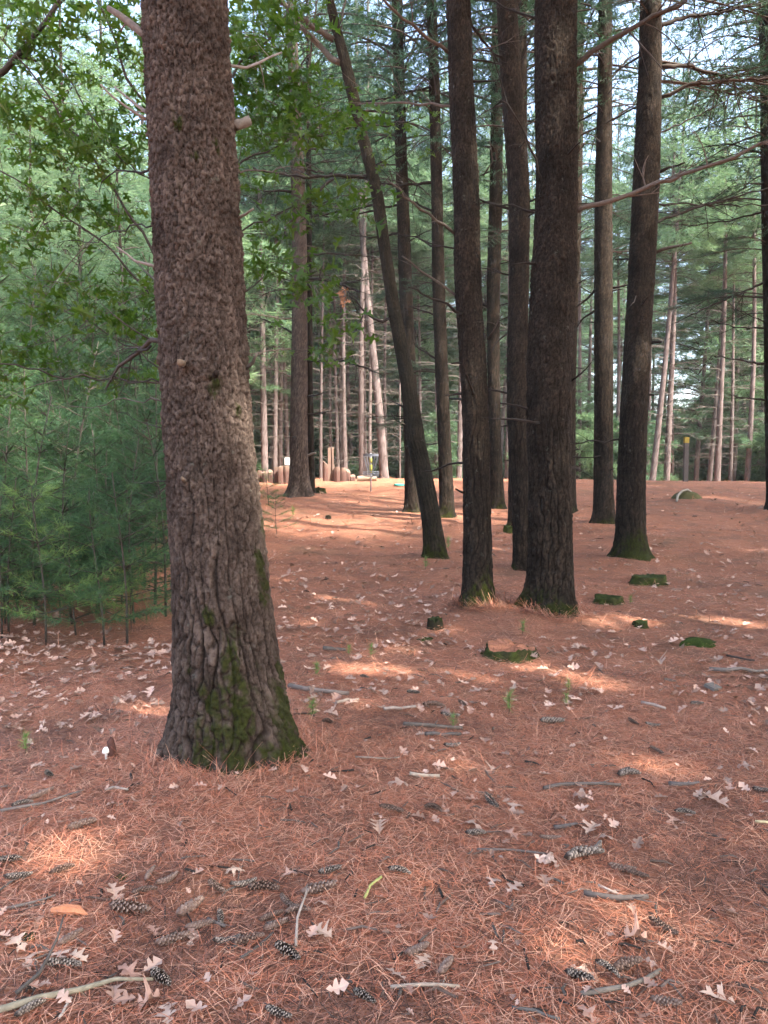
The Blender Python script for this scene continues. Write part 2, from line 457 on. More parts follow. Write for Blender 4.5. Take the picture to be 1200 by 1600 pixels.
# ------------------------------------------------------------------ trunk builder
def trunk_mesh(name, pts, rad, mat, B, nth=60, dz=.03, z_fine=6, flare=.25, lobes=4, moss=(.2, 0, .8), depth=.01, seed=0, knots=(), cell=None, dz2=.2, zb=None, roots=None, spots=()):
    pts = np.asarray(pts, float); rad = np.asarray(rad, float)
    z0 = (zb if zb is not None else pts[0][2]) - .14; z1 = pts[-1][2]
    zf = min(z1, z_fine)
    zs = np.concatenate([np.arange(z0, zf, dz), np.arange(zf, z1 + dz2, dz2)])
    o = np.argsort(pts[:, 2])
    fine = np.linspace(z0, z1, 400)
    def sm(a):
        v = np.interp(fine, pts[o, 2], a[o])
        k = np.ones(21) / 21; vp = np.pad(v, 10, mode='edge'); v = np.convolve(vp, k, 'valid')
        return np.interp(zs, fine, v)
    cx, cyy, rr = sm(pts[:, 0]), sm(pts[:, 1]), sm(rad)
    th = np.linspace(0, 2 * np.pi, nth, endpoint=False)
    TH, Z = np.meshgrid(th, zs)
    Rb = rr[:, None] * np.ones_like(TH)
    h = Z - (zb if zb is not None else pts[0][2])
    rng = np.random.RandomState(seed + 3)
    ph = rng.rand(4) * 6.28
    r0 = rad[0]
    if roots is None:
        roots = [(2 * np.pi * (q + .6 * rng.rand()) / lobes, flare * (.5 + 1.1 * rng.rand()), .32 + .2 * rng.rand()) for q in range(lobes)]
    hh = np.clip(h, -.14, 99)
    fl = .10 * np.exp(-hh / (r0 * .5))
    for (ra, ramp_, rw) in roots:
        dth = np.angle(np.exp(1j * (TH - ra - .25 * np.clip(hh, 0, 1) * np.sin(ra * 3))))
        fl = fl + ramp_ * np.exp(-(dth / rw) ** 2) * (np.exp(-hh / (r0 * .55)) + .18 * np.exp(-hh / (r0 * 2.2)))
    Rb = Rb * (1 + fl)
    Rb = Rb * (1 + .05 * (vnoise(np.cos(TH) * 1.7 + 9, Z * 1.3 + np.sin(TH) * 1.7, seed) - .5) + .02 * np.cos(3 * TH + Z * 1.1 + ph[1]))
    # bark plates
    Rm = float(np.mean(rr[:max(4, len(rr) // 3)]))
    circ = 2 * np.pi * Rm
    cw, ch = cell or (.04, .13)
    def plates(cw, ch, s, w):
        per = max(6, int(round(circ / cw)))
        U = TH / (2 * np.pi) * per; Vv = Z / ch
        wu = (fbm(np.cos(TH) * Rm * 9 + 7, Z * 7 + np.sin(TH) * Rm * 9, s + 1, 2) - .5)
        wv = (fbm(np.cos(TH) * Rm * 22 + 3, Z * 13 + np.sin(TH) * Rm * 22, s + 2, 2) - .5)
        e, rid, du, dv = voronoi(U + 1.5 * wu + .35 * wv, Vv + .7 * wv + .3 * np.mod(np.floor(U), 2), per, s)
        hgt = sstep(.0, w, e)
        return hgt, rid, du, dv
    hA, rA, duA, dvA = plates(cw, ch, seed + 11, .24)
    hB, rB, duB, dvB = plates(cw * .54, ch * .36, seed + 23, .17)
    hC, rC, duC, dvC = plates(cw * .36, ch * .20, seed + 37, .22)
    mixw = sstep(.35, .95, h / max(1.0, .42 * (zf - z0)) + .5 * (fbm(TH * 2, Z * 2, seed + 4, 2) - .5))
    pres = sstep(.30, .62, fbm(np.cos(TH) * Rm * 16 + 2, Z * 10 + np.sin(TH) * Rm * 16, seed + 41, 2))      # where the small flakes have come off
    furrow = np.abs(np.sin(TH * round(circ / (cw * 1.55)) / 2 + 2.6 * (fbm(np.cos(TH) * Rm * 5, Z * 3.2 + np.sin(TH) * Rm * 5, seed + 43, 3) - .5) * 3))
    hF = sstep(.02, .42, furrow)
    dA = (.30 + .70 * hA) * hF * (.6 + .5 * rA) + .28 * pres * hC * rC + .22 * hB * (rB - .3) - .14 * dvA
    dB = hB * (.25 + .6 * rB) - .5 * dvB * (rB > .35) + .35 * hA * rA + .55 * pres * (hC * (.2 + .9 * rC) - .35 * dvC)
    furB = .45 + .55 * sstep(.0, .35, furrow + .35 * (fbm(np.cos(TH) * Rm * 8 + 4, Z * 6 + np.sin(TH) * Rm * 8, seed + 47, 2) - .35))
    D = dA * (1 - mixw) + dB * .72 * furB * mixw
    fine_n = fbm(np.cos(TH) * Rm * 60, Z * 60 + np.sin(TH) * Rm * 60, seed + 6, 2) - .5
    Rb = Rb + depth * (D - .7 + .4 * fine_n)
    for (ka, kz, kr, kh) in knots:
        dth = np.angle(np.exp(1j * (TH - ka))) * Rm
        dd = np.hypot(dth, (Z - kz)) / kr
        Rb = Rb + kh * np.exp(-dd ** 2) * (1 - .9 * np.exp(-(dd / .45) ** 2))
    rid = (.55 * rA + .45 * rC) * (1 - mixw) + (.4 * rB + .6 * rC) * mixw
    plate = np.clip((hF * (.4 + .6 * hA) * (1 - mixw) + (.3 + .7 * hB) * furB * mixw) * .95 + .08, 0, 1)
    mh, ma, mamt = moss
    mossm = mamt * np.exp(-np.clip(h, 0, 99) / mh) * (.55 + .45 * np.cos(TH - ma)) + .12 * np.exp(-np.clip(h, 0, 99) / (mh * 5)) * np.clip(np.cos(TH - ma), 0, 1)
    for (sa, sz, sr_) in spots:
        dth = np.angle(np.exp(1j * (TH - sa))) * Rm
        mossm = mossm + .75 * np.exp(-(np.hypot(dth * 1.4, (Z - sz) * .8) / sr_) ** 2)
    mossm = .88 * sstep(.24, .62, mossm * (1.9 * fbm(np.cos(TH) * Rm * 22 + 5, Z * 15 + np.sin(TH) * Rm * 22, seed + 8, 3) - .25) * (.45 + .55 * hA))
    Rb = Rb + mossm * depth * (.25 + .8 * (fbm(np.cos(TH) * Rm * 90, Z * 90 + np.sin(TH) * Rm * 90, seed + 51, 2) - .3))
    V = np.stack([cx[:, None] + Rb * np.cos(TH), cyy[:, None] + Rb * np.sin(TH), Z], -1).reshape(-1, 3) - np.asarray(B)
    C = np.stack([np.clip(rid * .75 + .25 * (fine_n + .5), 0, 1), plate, mossm], -1).reshape(-1, 3)
    nz = len(zs)
    i = np.arange(nz - 1)[:, None] * nth; j = np.arange(nth)[None, :]; j2 = (j + 1) % nth
    F4 = np.stack([i + j, i + j2, i + nth + j2, i + nth + j], -1).reshape(-1, 4)
    return mk_mesh(name, V, [F4], mat, smooth=True, colors=C)

def trunk_path(t):
    Y = t['Y']
    pts = [P(c, r, Y) for (r, c, w) in t['p']]
    rad = [w / 2 / F_PX * Y for (r, c, w) in t['p']]
    pts[0][2] = min(pts[0][2], ground(*t['B'][:2]))
    top = t.get('top', 17)
    a, b = pts[-2], pts[-1]
    if top > b[2]:
        sl = (b[:2] - a[:2]) / (b[2] - a[2]) * .6
        for f in (.3, .65, 1):
            z = b[2] + (top - b[2]) * f
            pts.append(np.array([*(b[:2] + sl * (z - b[2])), z])); rad.append(rad[len(t['p']) - 1] * (1 - .72 * f))
    return pts, rad

# ------------------------------------------------------------------ needle foliage
def norm(a): return a / (np.linalg.norm(a, axis=-1, keepdims=True) + 1e-9)
def needles(Pt, D, k, L, W, spread, rng, droop=.12):
    n = len(Pt)
    Pk = np.repeat(Pt, k, 0); Dk = np.repeat(D, k, 0)
    d = norm(norm(Dk) + spread * rng.normal(size=(n * k, 3)))
    side = norm(np.cross(d, rng.normal(size=(n * k, 3)))) * (W / 2)
    ln = L * (.7 + .5 * rng.rand(n * k, 1))
    b = Pk + d * ln * .04
    tip = Pk + d * ln; tip[:, 2] -= droop * ln[:, 0]
    V = np.stack([b - side, b + side, tip], 1).reshape(-1, 3)
    return V
def tri(n): return np.arange(n * 3).reshape(-1, 3)

def bough_parts(L=2.0, nsec=15, step=.09, k=9, nl=.13, nw=.006, seed=0, flat=.25, start=.25, tubes=True):
    """a drooping side branch along +X with sprays of needles; returns needle verts and twig tubes"""
    rng = np.random.RandomState(seed)
    tx = np.linspace(0, 1, 9)
    ax = np.stack([tx * L, .08 * L * np.sin(tx * 3 + rng.rand() * 3) * tx, L * (.10 * np.sin(tx * 2.6) - .14 * tx ** 2 + .08 * tx ** 4)], -1)
    tw = [(ax, .012 * L * (1 - .8 * tx))]
    TP = []; TD = []
    for q in range(nsec):
        f = start + (1 - start) * (q + rng.rand() * .6) / nsec
        f = min(f, .99)
        p0 = np.array([np.interp(f, tx, ax[:, i]) for i in range(3)])
        sgn = 1 if q % 2 else -1
        a = sgn * (math.radians(38 + 22 * rng.rand()))
        ln = L * (.42 * (1 - f) + .13) * (.7 + .5 * rng.rand())
        dr = np.array([math.cos(a), math.sin(a), flat * rng.normal() * .6 + .05])
        m = max(3, int(ln / step))
        ss = np.linspace(0, 1, m + 1)[1:]
        pp = p0 + dr * ln * ss[:, None] + np.stack([0 * ss, 0 * ss, -.10 * ln * ss ** 2], -1)
        tw.append((np.vstack([p0, pp[m // 2], pp[-1]]), np.array([.004, .003, .0015]) * L))
        TP.append(pp[int(m * .25):]); TD.append(np.tile(dr, (len(pp[int(m * .25):]), 1)))
        for w in range(max(1, m // 4)):
            s0 = rng.rand() * .8 + .1
            q0 = p0 + dr * ln * s0
            d2 = norm(dr + np.array([0, rng.choice([-1, 1]) * .9, .25 * rng.normal()]))
            l2 = ln * .35 * (.5 + rng.rand()); m2 = max(2, int(l2 / step))
            s2 = np.linspace(0, 1, m2 + 1)[1:]
            TP.append(q0 + d2 * l2 * s2[:, None]); TD.append(np.tile(d2, (m2, 1)))
    fe = np.linspace(.75, 1, 5)
    TP.append(np.stack([np.interp(fe, tx, ax[:, i]) for i in range(3)], -1)); TD.append(np.tile([1, 0, .2], (5, 1)))
    V = needles(np.concatenate(TP), np.concatenate(TD), k, nl, nw, .55, rng)
    return V, tw

def bough_mesh(name, mat, **kw):
    V, tw = bough_parts(**kw)
    mb = MB(); mb.add(V, None, tri(len(V) // 3))
    for p, r in tw: mb.tube(p, r, 4, False, (.07, .055, .045), 1)
    return mb.mesh(name, [M[mat], M['dead_wood']])

def xform(V, yaw, pitch, s, t):
    c, sn = math.cos(pitch), math.sin(pitch)
    Ry = np.array([[c, 0, -sn], [0, 1, 0], [sn, 0, c]])
    c, sn = math.cos(yaw), math.sin(yaw)
    Rz = np.array([[c, -sn, 0], [sn, c, 0], [0, 0, 1]])
    return (V * s) @ (Rz @ Ry).T + np.asarray(t)

def crown_mesh(name, mat, H, Rmax, nb, seed, k=6, nl=.17, nw=.011, nsec=9, step=.16, shape=1.0, low=.35):
    rng = np.random.RandomState(seed)
    vars_ = [bough_parts(2.0, nsec, step, k, nl, nw, seed * 7 + q) for q in range(3)]
    mb = MB()
    for b in range(nb):
        f = (b + rng.rand() * .8) / nb
        z = H * f
        prof = (low + (1 - low) * min(1, f / .35)) * (1 - max(0, f - .3) / .7) ** shape + .08
        L = Rmax * prof * (.65 + .5 * rng.rand())
        V, tw = vars_[b % 3]
        yaw = b * 2.399 + rng.rand() * .8; pit = -.12 + .55 * f + .15 * rng.normal()
        mb.add(xform(V, yaw, pit, L / 2, (0, 0, z)), None, tri(len(V) // 3))
        p, r = tw[0]
        mb.tube(xform(p, yaw, pit, L / 2, (0, 0, z)), np.asarray(r) * L / 2 * .9, 4, False, (.06, .047, .04), 1)
    return mb.mesh(name, [M[mat], M['dead_wood']])

def sapling_mesh(name, H, seed, mat='pine_near', bare=.2, rr=.32, k=8):
    rng = np.random.RandomState(seed)
    mb = MB(); tw = MB()
    zz = np.linspace(0, 1, 8)
    wx = .05 * H * np.sin(zz * 3 + rng.rand() * 6) * zz; wy = .04 * H * np.sin(zz * 2.5 + rng.rand() * 6) * zz
    st = np.stack([wx, wy, zz * H], -1)
    tw.tube(st, .0052 * H * (1 - .85 * zz) + .003, 6, True, (.055, .045, .036))
    nw_ = max(5, int(H / .19)); TP = []; TD = []
    bt = MB()
    for w in range(nw_):
        f = bare + (1 - bare) * (w + .5 * rng.rand()) / nw_
        c = np.array([np.interp(f, zz, st[:, i]) for i in range(3)])
        nbr = rng.randint(3, 6)
        for q in range(nbr):
            a = rng.rand() * 6.28
            L = H * rr * (1 - f) * (.6 + .7 * rng.rand()) + .10
            d = np.array([math.cos(a), math.sin(a), .15 + .5 * f])
            m = max(3, int(L / .055)); s = np.linspace(0, 1, m + 1)[1:]
            pp = c + d * L * s[:, None]
            pp[:, 2] += .10 * L * s ** 2 - .05 * L
            bt.tube(np.vstack([c, pp[m // 2], pp[-1]]), np.array([.006, .004, .002]) * (.6 + .2 * H), 3, False, (.05, .042, .03))
            keep = int(m * .3)
            TP.append(pp[keep:]); TD.append(np.tile(d, (m - keep, 1)))
            for e in range(2 if L > .3 else 1):
                s0 = .35 + .5 * rng.rand(); q0 = c + d * L * s0
                d2 = norm(d + np.array([-d[1], d[0], 0]) * rng.choice([-1, 1]) * .9)
                l2 = L * .4; m2 = max(2, int(l2 / .06)); s2 = np.linspace(0, 1, m2 + 1)[1:]
                TP.append(q0 + d2 * l2 * s2[:, None]); TD.append(np.tile(d2, (m2, 1)))
    top = st[-1]; TP.append(np.array([top, top - [0, 0, .06]])); TD.append(np.tile([0, 0, 1.], (2, 1)))
    V = needles(np.concatenate(TP), np.concatenate(TD), k, .10, .0036, .66, rng, .08)
    fm = MB(); fm.add(V, None, tri(len(V) // 3))
    stm = MB(); stm.V = tw.V + bt.V; stm.C = tw.C + bt.C
    stm.F4 = tw.F4 + [f + tw.n for f in bt.F4]; stm.m4 = tw.m4 + bt.m4
    stm.F3 = tw.F3 + [f + tw.n for f in bt.F3]; stm.m3 = tw.m3 + bt.m3
    return stm.mesh(name + '_stem', [M['dead_wood']], True), fm.mesh(name + '_foliage', [M[mat]])

# ------------------------------------------------------------------ dead branches
def twiggy(mb, pts, r0, r1, c, seed, twigs=6, tl=.3, n=6, depth=1, sag=.0, tws=None):
    rng = np.random.RandomState(seed)
    pts = np.asarray(pts, float)
    # resample with a little crookedness
    s = np.concatenate([[0], np.cumsum(np.linalg.norm(np.diff(pts, axis=0), axis=1))]); Lt = s[-1]
    m = max(5, int(Lt / .10)); m = min(m, 26)
    q = np.linspace(0, Lt, m)
    pp = np.stack([np.interp(q, s, pts[:, i]) for i in range(3)], -1)
    pp[1:-1] += rng.normal(size=(m - 2, 3)) * .012 * min(1, Lt)
    rr = r0 + (r1 - r0) * np.linspace(0, 1, m)
    mb.tube(pp, rr, n, True, c, 0, .25)
    for t in range(twigs):
        f = .25 + .75 * rng.rand()
        k = min(m - 2, int(f * (m - 1)))
        d = norm(pp[k + 1] - pp[k])
        v = rng.normal(size=3); v[2] = v[2] * .6 - sag
        dd = norm(d * .7 + .75 * norm(v))
        L = tl * (.4 + .8 * rng.rand())
        w = np.linspace(0, 1, 5)[:, None]
        bend = rng.normal(size=3) * .18 * L; bend[2] -= .1 * L + sag * L * .5
        tp = pp[k] + dd * L * w + bend * w ** 2
        tr = max(.0016, rr[k] * .42)
        if tws is not None:
            mb = MB(); tws.append(mb)
        mb.tube(tp, np.linspace(tr, tr * .35, 5), 4, False, c)
        if depth > 0:
            for u in range(rng.randint(1, 3)):
                e = rng.randint(1, 4)
                d3 = norm(dd + .8 * norm(rng.normal(size=3)) - np.array([0, 0, sag])); l3 = L * .5 * (.4 + rng.rand())
                mb.tube(np.array([tp[e], tp[e] + d3 * l3 * .5 + [0, 0, -.02 * l3], tp[e] + d3 * l3]), np.linspace(tr * .55, tr * .25, 3), 3, False, c)

DARKW = (.026, .020, .016); GREYW = (.085, .07, .058); PALEW = (.21, .17, .135)
# tree, pixel path, start/end width px, colour, depth shift at the far end, twigs, twig length
BR = [
 ('T2', [(900, 330), (985, 305), (1060, 275), (1130, 250), (1205, 220)], 8, 4, (.13, .10, .08), -.6, 9, .5),
 ('T2', [(860, 318), (838, 250), (795, 170), (768, 80)], 4.5, 1.5, DARKW, -.5, 6, .3),
 ('T2', [(892, 106), (935, 75), (1000, 38), (1035, 20), (1080, -8)], 9, 5, (.07, .052, .04), -.4, 7, .5),
 ('T2', [(835, 333), (800, 322), (765, 318)], 4, 1.5, DARKW, .2, 4, .25),
 ('T2', [(893, 595), (903, 588), (925, 565)], 4, 1, DARKW, -.2, 1, .1),
 ('T2', [(840, 30), (800, 15), (740, -10)], 4, 2, DARKW, .3, 4, .4),
 ('T10', [(1032, 105), (1080, 104), (1140, 122), (1205, 131)], 7, 3, (.045, .034, .027), .4, 9, .6),
 ('T10', [(1034, 152), (1080, 132), (1150, 126), (1210, 124)], 6.5, 3, (.06, .045, .034), -.5, 9, .6),
 ('T10', [(1030, 42), (1070, 27), (1130, 18), (1205, 2)], 7, 3, DARKW, .5, 8, .6),
 ('T10', [(1022, 347), (1090, 325), (1150, 308), (1210, 292)], 5, 2, DARKW, .6, 8, .5),
 ('T10', [(1024, 272), (1048, 262), (1070, 254)], 6, 2.5, DARKW, -.3, 1, .15),
 ('T10', [(1022, 396), (1050, 386), (1081, 380)], 6, 3.5, (.09, .07, .055), -.3, 1, .15),
 ('T10', [(1012, 536), (1034, 534)], 6, 4, DARKW, -.2, 0, .1),
 ('T10', [(1005, 615), (1022, 618)], 4, 3, DARKW, -.1, 0, .1),
 ('T10', [(1020, 210), (1060, 195), (1110, 170), (1150, 150)], 3.5, 1, DARKW, .5, 7, .5),
 ('T10', [(1000, 88), (975, 105), (950, 118)], 3.5, 1.5, DARKW, .3, 3, .3),
 ('T10', [(1000, 165), (970, 180), (940, 195)], 3, 1.2, DARKW, .4, 3, .3),
 ('T10', [(1000, 430), (992, 470), (985, 478)], 2.5, 1, GREYW, -.4, 0, .1),
 ('T10', [(1022, 320), (1080, 318), (1160, 322), (1210, 318)], 3.5, 1.2, DARKW, .9, 6, .4),
 ('T9', [(956, 120), (985, 90), (1000, 80)], 4, 2, DARKW, .3, 3, .3),
 ('T9', [(956, 188), (980, 170), (1003, 150)], 4, 2, DARKW, .6, 3, .3),
 ('T9', [(957, 450), (985, 445), (1000, 447)], 4, 2, DARKW, -.3, 2, .3),
 ('T9', [(932, 450), (915, 470), (900, 480)], 5, 2, DARKW, .2, 2, .3),
 ('T9', [(930, 485), (912, 498), (900, 515)], 4, 1.5, DARKW, .3, 2, .3),
 ('T9', [(930, 175), (912, 185), (896, 195)], 3.5, 1.5, DARKW, .5, 2, .3),
 ('T11', [(1196, 440), (1150, 462), (1110, 478), (1070, 497)], 4, 1.5, DARKW, -.5, 7, .6),
 ('T11', [(1196, 568), (1150, 562), (1115, 556)], 4, 1.5, DARKW, -.3, 2, .3),
 ('T11', [(1196, 625), (1165, 622), (1140, 617)], 3.5, 1.2, DARKW, -.3, 2, .3),
 ('T11', [(1196, 513), (1150, 512), (1110, 500)], 3, 1.2, DARKW, .5, 4, .4),
 ('T11', [(1196, 330), (1140, 345), (1080, 352), (1030, 350)], 3.5, 1, DARKW, .5, 8, .6),
 ('T11', [(1196, 240), (1140, 225), (1080, 232)], 3.5, 1, DARKW, .5, 8, .6),
 ('T3', [(703, 84), (660, 55), (625, 22), (590, -12)], 5.5, 3.5, (.09, .065, .05), -.5, 3, .4),
 ('T3', [(706, 166), (660, 163), (600, 160), (560, 163)], 4.5, 2, (.11, .085, .07), .4, 8, .5),
 ('T3', [(709, 364), (670, 335), (640, 312), (605, 282)], 5, 2.5, GREYW, -.6, 2, .3),
 ('T3', [(713, 462), (680, 438), (655, 420), (628, 400)], 4.5, 2, GREYW, -.3, 3, .3),
 ('T3', [(755, 275), (770, 255), (765, 220)], 2.5, 1, GREYW, -.4, 1, .2),
 ('T3', [(709, 388), (680, 382), (655, 374)], 3, 1.2, DARKW, .3, 3, .3),
 ('T3', [(735, 88), (765, 75), (800, 60)], 3, 1.2, GREYW, .3, 3, .3),
 ('T3', [(724, 770), (712, 764)], 4, 2.5, DARKW, -.2, 0, .1),
 ('T3', [(763, 528), (777, 505), (785, 490)], 3, 1.2, GREYW, -.3, 1, .2),
 ('T4', [(797, 326), (765, 318), (735, 305)], 5, 2, DARKW, .2, 4, .4),
 ('T4', [(793, 665), (783, 666)], 3, 2, DARKW, -.1, 0, .1),
 ('T4', [(795, 520), (775, 535), (770, 550)], 3, 1.5, DARKW, -.2, 1, .2),
 ('T4', [(800, 430), (770, 420), (745, 418)], 3, 1.5, DARKW, .3, 3, .3),
 ('T5', [(764, 480), (740, 470), (715, 468)], 3, 1.5, DARKW, .3, 3, .4),
 ('T6', [(676, 285), (640, 290), (600, 286), (570, 280)], 5, 2.5, DARKW, .3, 6, .5),
 ('T6', [(676, 330), (640, 312), (615, 300)], 4, 1.5, DARKW, .5, 4, .5),
 ('T6', [(676, 135), (640, 142), (600, 155), (560, 160)], 4, 1.5, DARKW, .5, 7, .6),
 ('T6', [(680, 493), (660, 485), (640, 478)], 3, 1.5, DARKW, .3, 3, .4),
 ('T6', [(678, 385), (650, 370), (620, 365)], 3.5, 1.5, DARKW, .6, 4, .5),
 ('T6', [(680, 560), (660, 548), (648, 540)], 3.5, 1.5, DARKW, .3, 3, .4),
 ('T7', [(622, 320), (580, 330), (530, 340), (490, 335)], 4, 1.5, DARKW, .6, 7, .6),
 ('T7', [(626, 362), (590, 372), (550, 368)], 3.5, 1.5, DARKW, .6, 4, .5),
 ('T7', [(620, 60), (580, 45), (530, 30)], 4, 1.5, DARKW, .6, 5, .6),
 ('T7', [(636, 640), (622, 632), (610, 625)], 4, 1.5, DARKW, .2, 1, .2),
 ('T7', [(632, 665), (618, 655), (610, 645)], 3, 1.5, DARKW, .2, 1, .2),
 ('T12', [(478, 436), (500, 435), (530, 443), (562, 456)], 6, 3, DARKW, -.4, 6, .8),
 ('T12', [(479, 564), (510, 565), (540, 564), (575, 576), (600, 588)], 4.5, 2, DARKW, -.6, 4, .6),
 ('T12', [(479, 620), (495, 618), (505, 614)], 4, 2, DARKW, -.3, 0, .3),
 ('T12', [(479, 648), (500, 645), (517, 643)], 4, 1.5, DARKW, -.3, 1, .3),
 ('T12', [(479, 712), (488, 709), (493, 708)], 4, 3, PALEW, -.4, 0, .2),
 ('T12', [(456, 497), (430, 497), (405, 492), (380, 490)], 3, 1.5, PALEW, -.4, 6, .8),
 ('T12', [(456, 545), (430, 547), (405, 552), (385, 550)], 3, 1, PALEW, -.4, 6, .8),
 ('T12', [(456, 588), (430, 578), (405, 572)], 3, 1, (.22, .18, .15), -.2, 5, .7),
 ('T12', [(480, 398), (520, 396), (570, 400), (600, 402)], 3.5, 1.5, DARKW, .6, 8, .8),
 ('T12', [(456, 520), (430, 505), (400, 495)], 3.5, 1.2, DARKW, .6, 6, .8),
 ('T12', [(456, 300), (435, 297), (412, 300)], 5, 2, DARKW, -.3, 4, .7),
 ('T12', [(476, 265), (520, 272), (570, 278)], 4, 1.5, DARKW, .5, 6, .8),
 ('T1', [(232, 57), (215, 45), (195, 30), (170, 13)], 13, 9, (.16, .12, .095), .15, 1, .1),
 ('T1', [(243, 183), (225, 172), (205, 158), (180, 137)], 7, 3, (.19, .145, .12), .25, 1, .12),
 ('T1', [(240, 192), (215, 180), (190, 165), (157, 132)], 5, 2.5, (.21, .165, .14), -.05, 1, .12),
 ('T1', [(248, 418), (220, 412), (200, 402), (183, 386)], 5, 2.5, (.24, .19, .16), .1, 2, .15),
 ('T1', [(252, 455), (230, 425), (205, 405)], 3.5, 1.5, GREYW, .3, 2, .2),
 ('T1', [(252, 533), (230, 540), (205, 556), (180, 580), (165, 608)], 9, 3, (.06, .048, .042), .5, 10, .32),
 ('T1', [(235, 541), (205, 555), (190, 580)], 5, 2, DARKW, .8, 8, .3),
 ('T1', [(256, 600), (215, 597), (170, 590), (120, 588)], 2.5, 1, DARKW, .6, 8, .25),
 ('T1', [(256, 628), (200, 620), (140, 640), (60, 636)], 2.2, .8, GREYW, .9, 9, .25),
 ('T1', [(258, 670), (220, 655), (180, 645)], 2, .8, DARKW, .5, 5, .2),
 ('T1', [(262, 752), (235, 755), (205, 753)], 2.2, 1, DARKW, .4, 3, .2),
 ('T1', [(262, 760), (240, 775), (215, 790)], 2.2, 1, DARKW, .5, 3, .2),
 ('T1', [(246, 350), (200, 355), (150, 375), (90, 380)], 3, 1, DARKW, .9, 9, .3),
 ('T1', [(243, 262), (205, 268), (160, 272), (155, 300)], 4, 1.2, DARKW, .5, 8, .3),
 ('T1', [(300, 574), (290, 570), (281, 566)], 13, 9, (.17, .125, .085), -.33, 0, .1),
 ('T1', [(334, 590), (336, 586), (338, 582)], 11, 8, (.02, .013, .009), -.29, 0, .1),
 ('T1', [(300, 752), (292, 750), (284, 747)], 8, 5, (.15, .11, .08), -.32, 0, .1),
 ('T1', [(366, 197), (378, 193), (391, 188)], 17, 14, (.17, .145, .12), .02, 0, .1),
 ('T1', [(368, 342), (385, 335), (396, 326)], 5.5, 2.5, PALEW, -.15, 0, .1),
 ('T1', [(384, 575), (396, 566), (401, 553)], 7, 4, GREYW, -.05, 1, .1),
 ('T1', [(356, 102), (390, 103), (415, 98), (440, 82)], 5, 3, (.25, .21, .18), .3, 3, .15),
 ('T1', [(374, 270), (430, 262), (480, 262)], 3, 1, GREYW, .7, 6, .3),
]
branches = {}
for q, (tid, path, w0, w1, c, dsh, tn, tl) in enumerate(BR):
    t = TREES[tid]; Y = t['Y']
    n = len(path)
    rT = 0
    pts = [P(px, py, Y + dsh * max(0, i) / (n - 1)) for i, (px, py) in enumerate(path)]
    mb = MB(); tws = []
    twiggy(mb, pts, w0 / 2 / F_PX * Y, w1 / 2 / F_PX * Y, c, 100 + q, int(tn * (1.6 if Y > 8 else 1)), tl * min(1.6, Y / 8 + .35), 7 if Y < 9 else 5, 1, .08, tws)
    branches.setdefault(tid, []).append((mb, tws))

# ------------------------------------------------------------------ build the photographed pines
crown_vars = [crown_mesh('crown_mid_%d' % q, 'pine_mid', 8.5, 3.1, 84, 40 + q, k=7, nw=.013) for q in range(3)]
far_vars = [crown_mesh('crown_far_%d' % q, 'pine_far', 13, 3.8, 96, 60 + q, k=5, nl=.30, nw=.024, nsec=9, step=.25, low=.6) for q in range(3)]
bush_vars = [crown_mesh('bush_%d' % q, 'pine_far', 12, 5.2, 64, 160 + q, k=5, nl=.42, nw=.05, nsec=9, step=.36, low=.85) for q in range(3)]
bough_vars = [bough_mesh('bough_%d' % q, 'pine_mid', L=2.0, nsec=17, step=.07, k=12, nl=.12, nw=.0055, seed=80 + q) for q in range(4)]

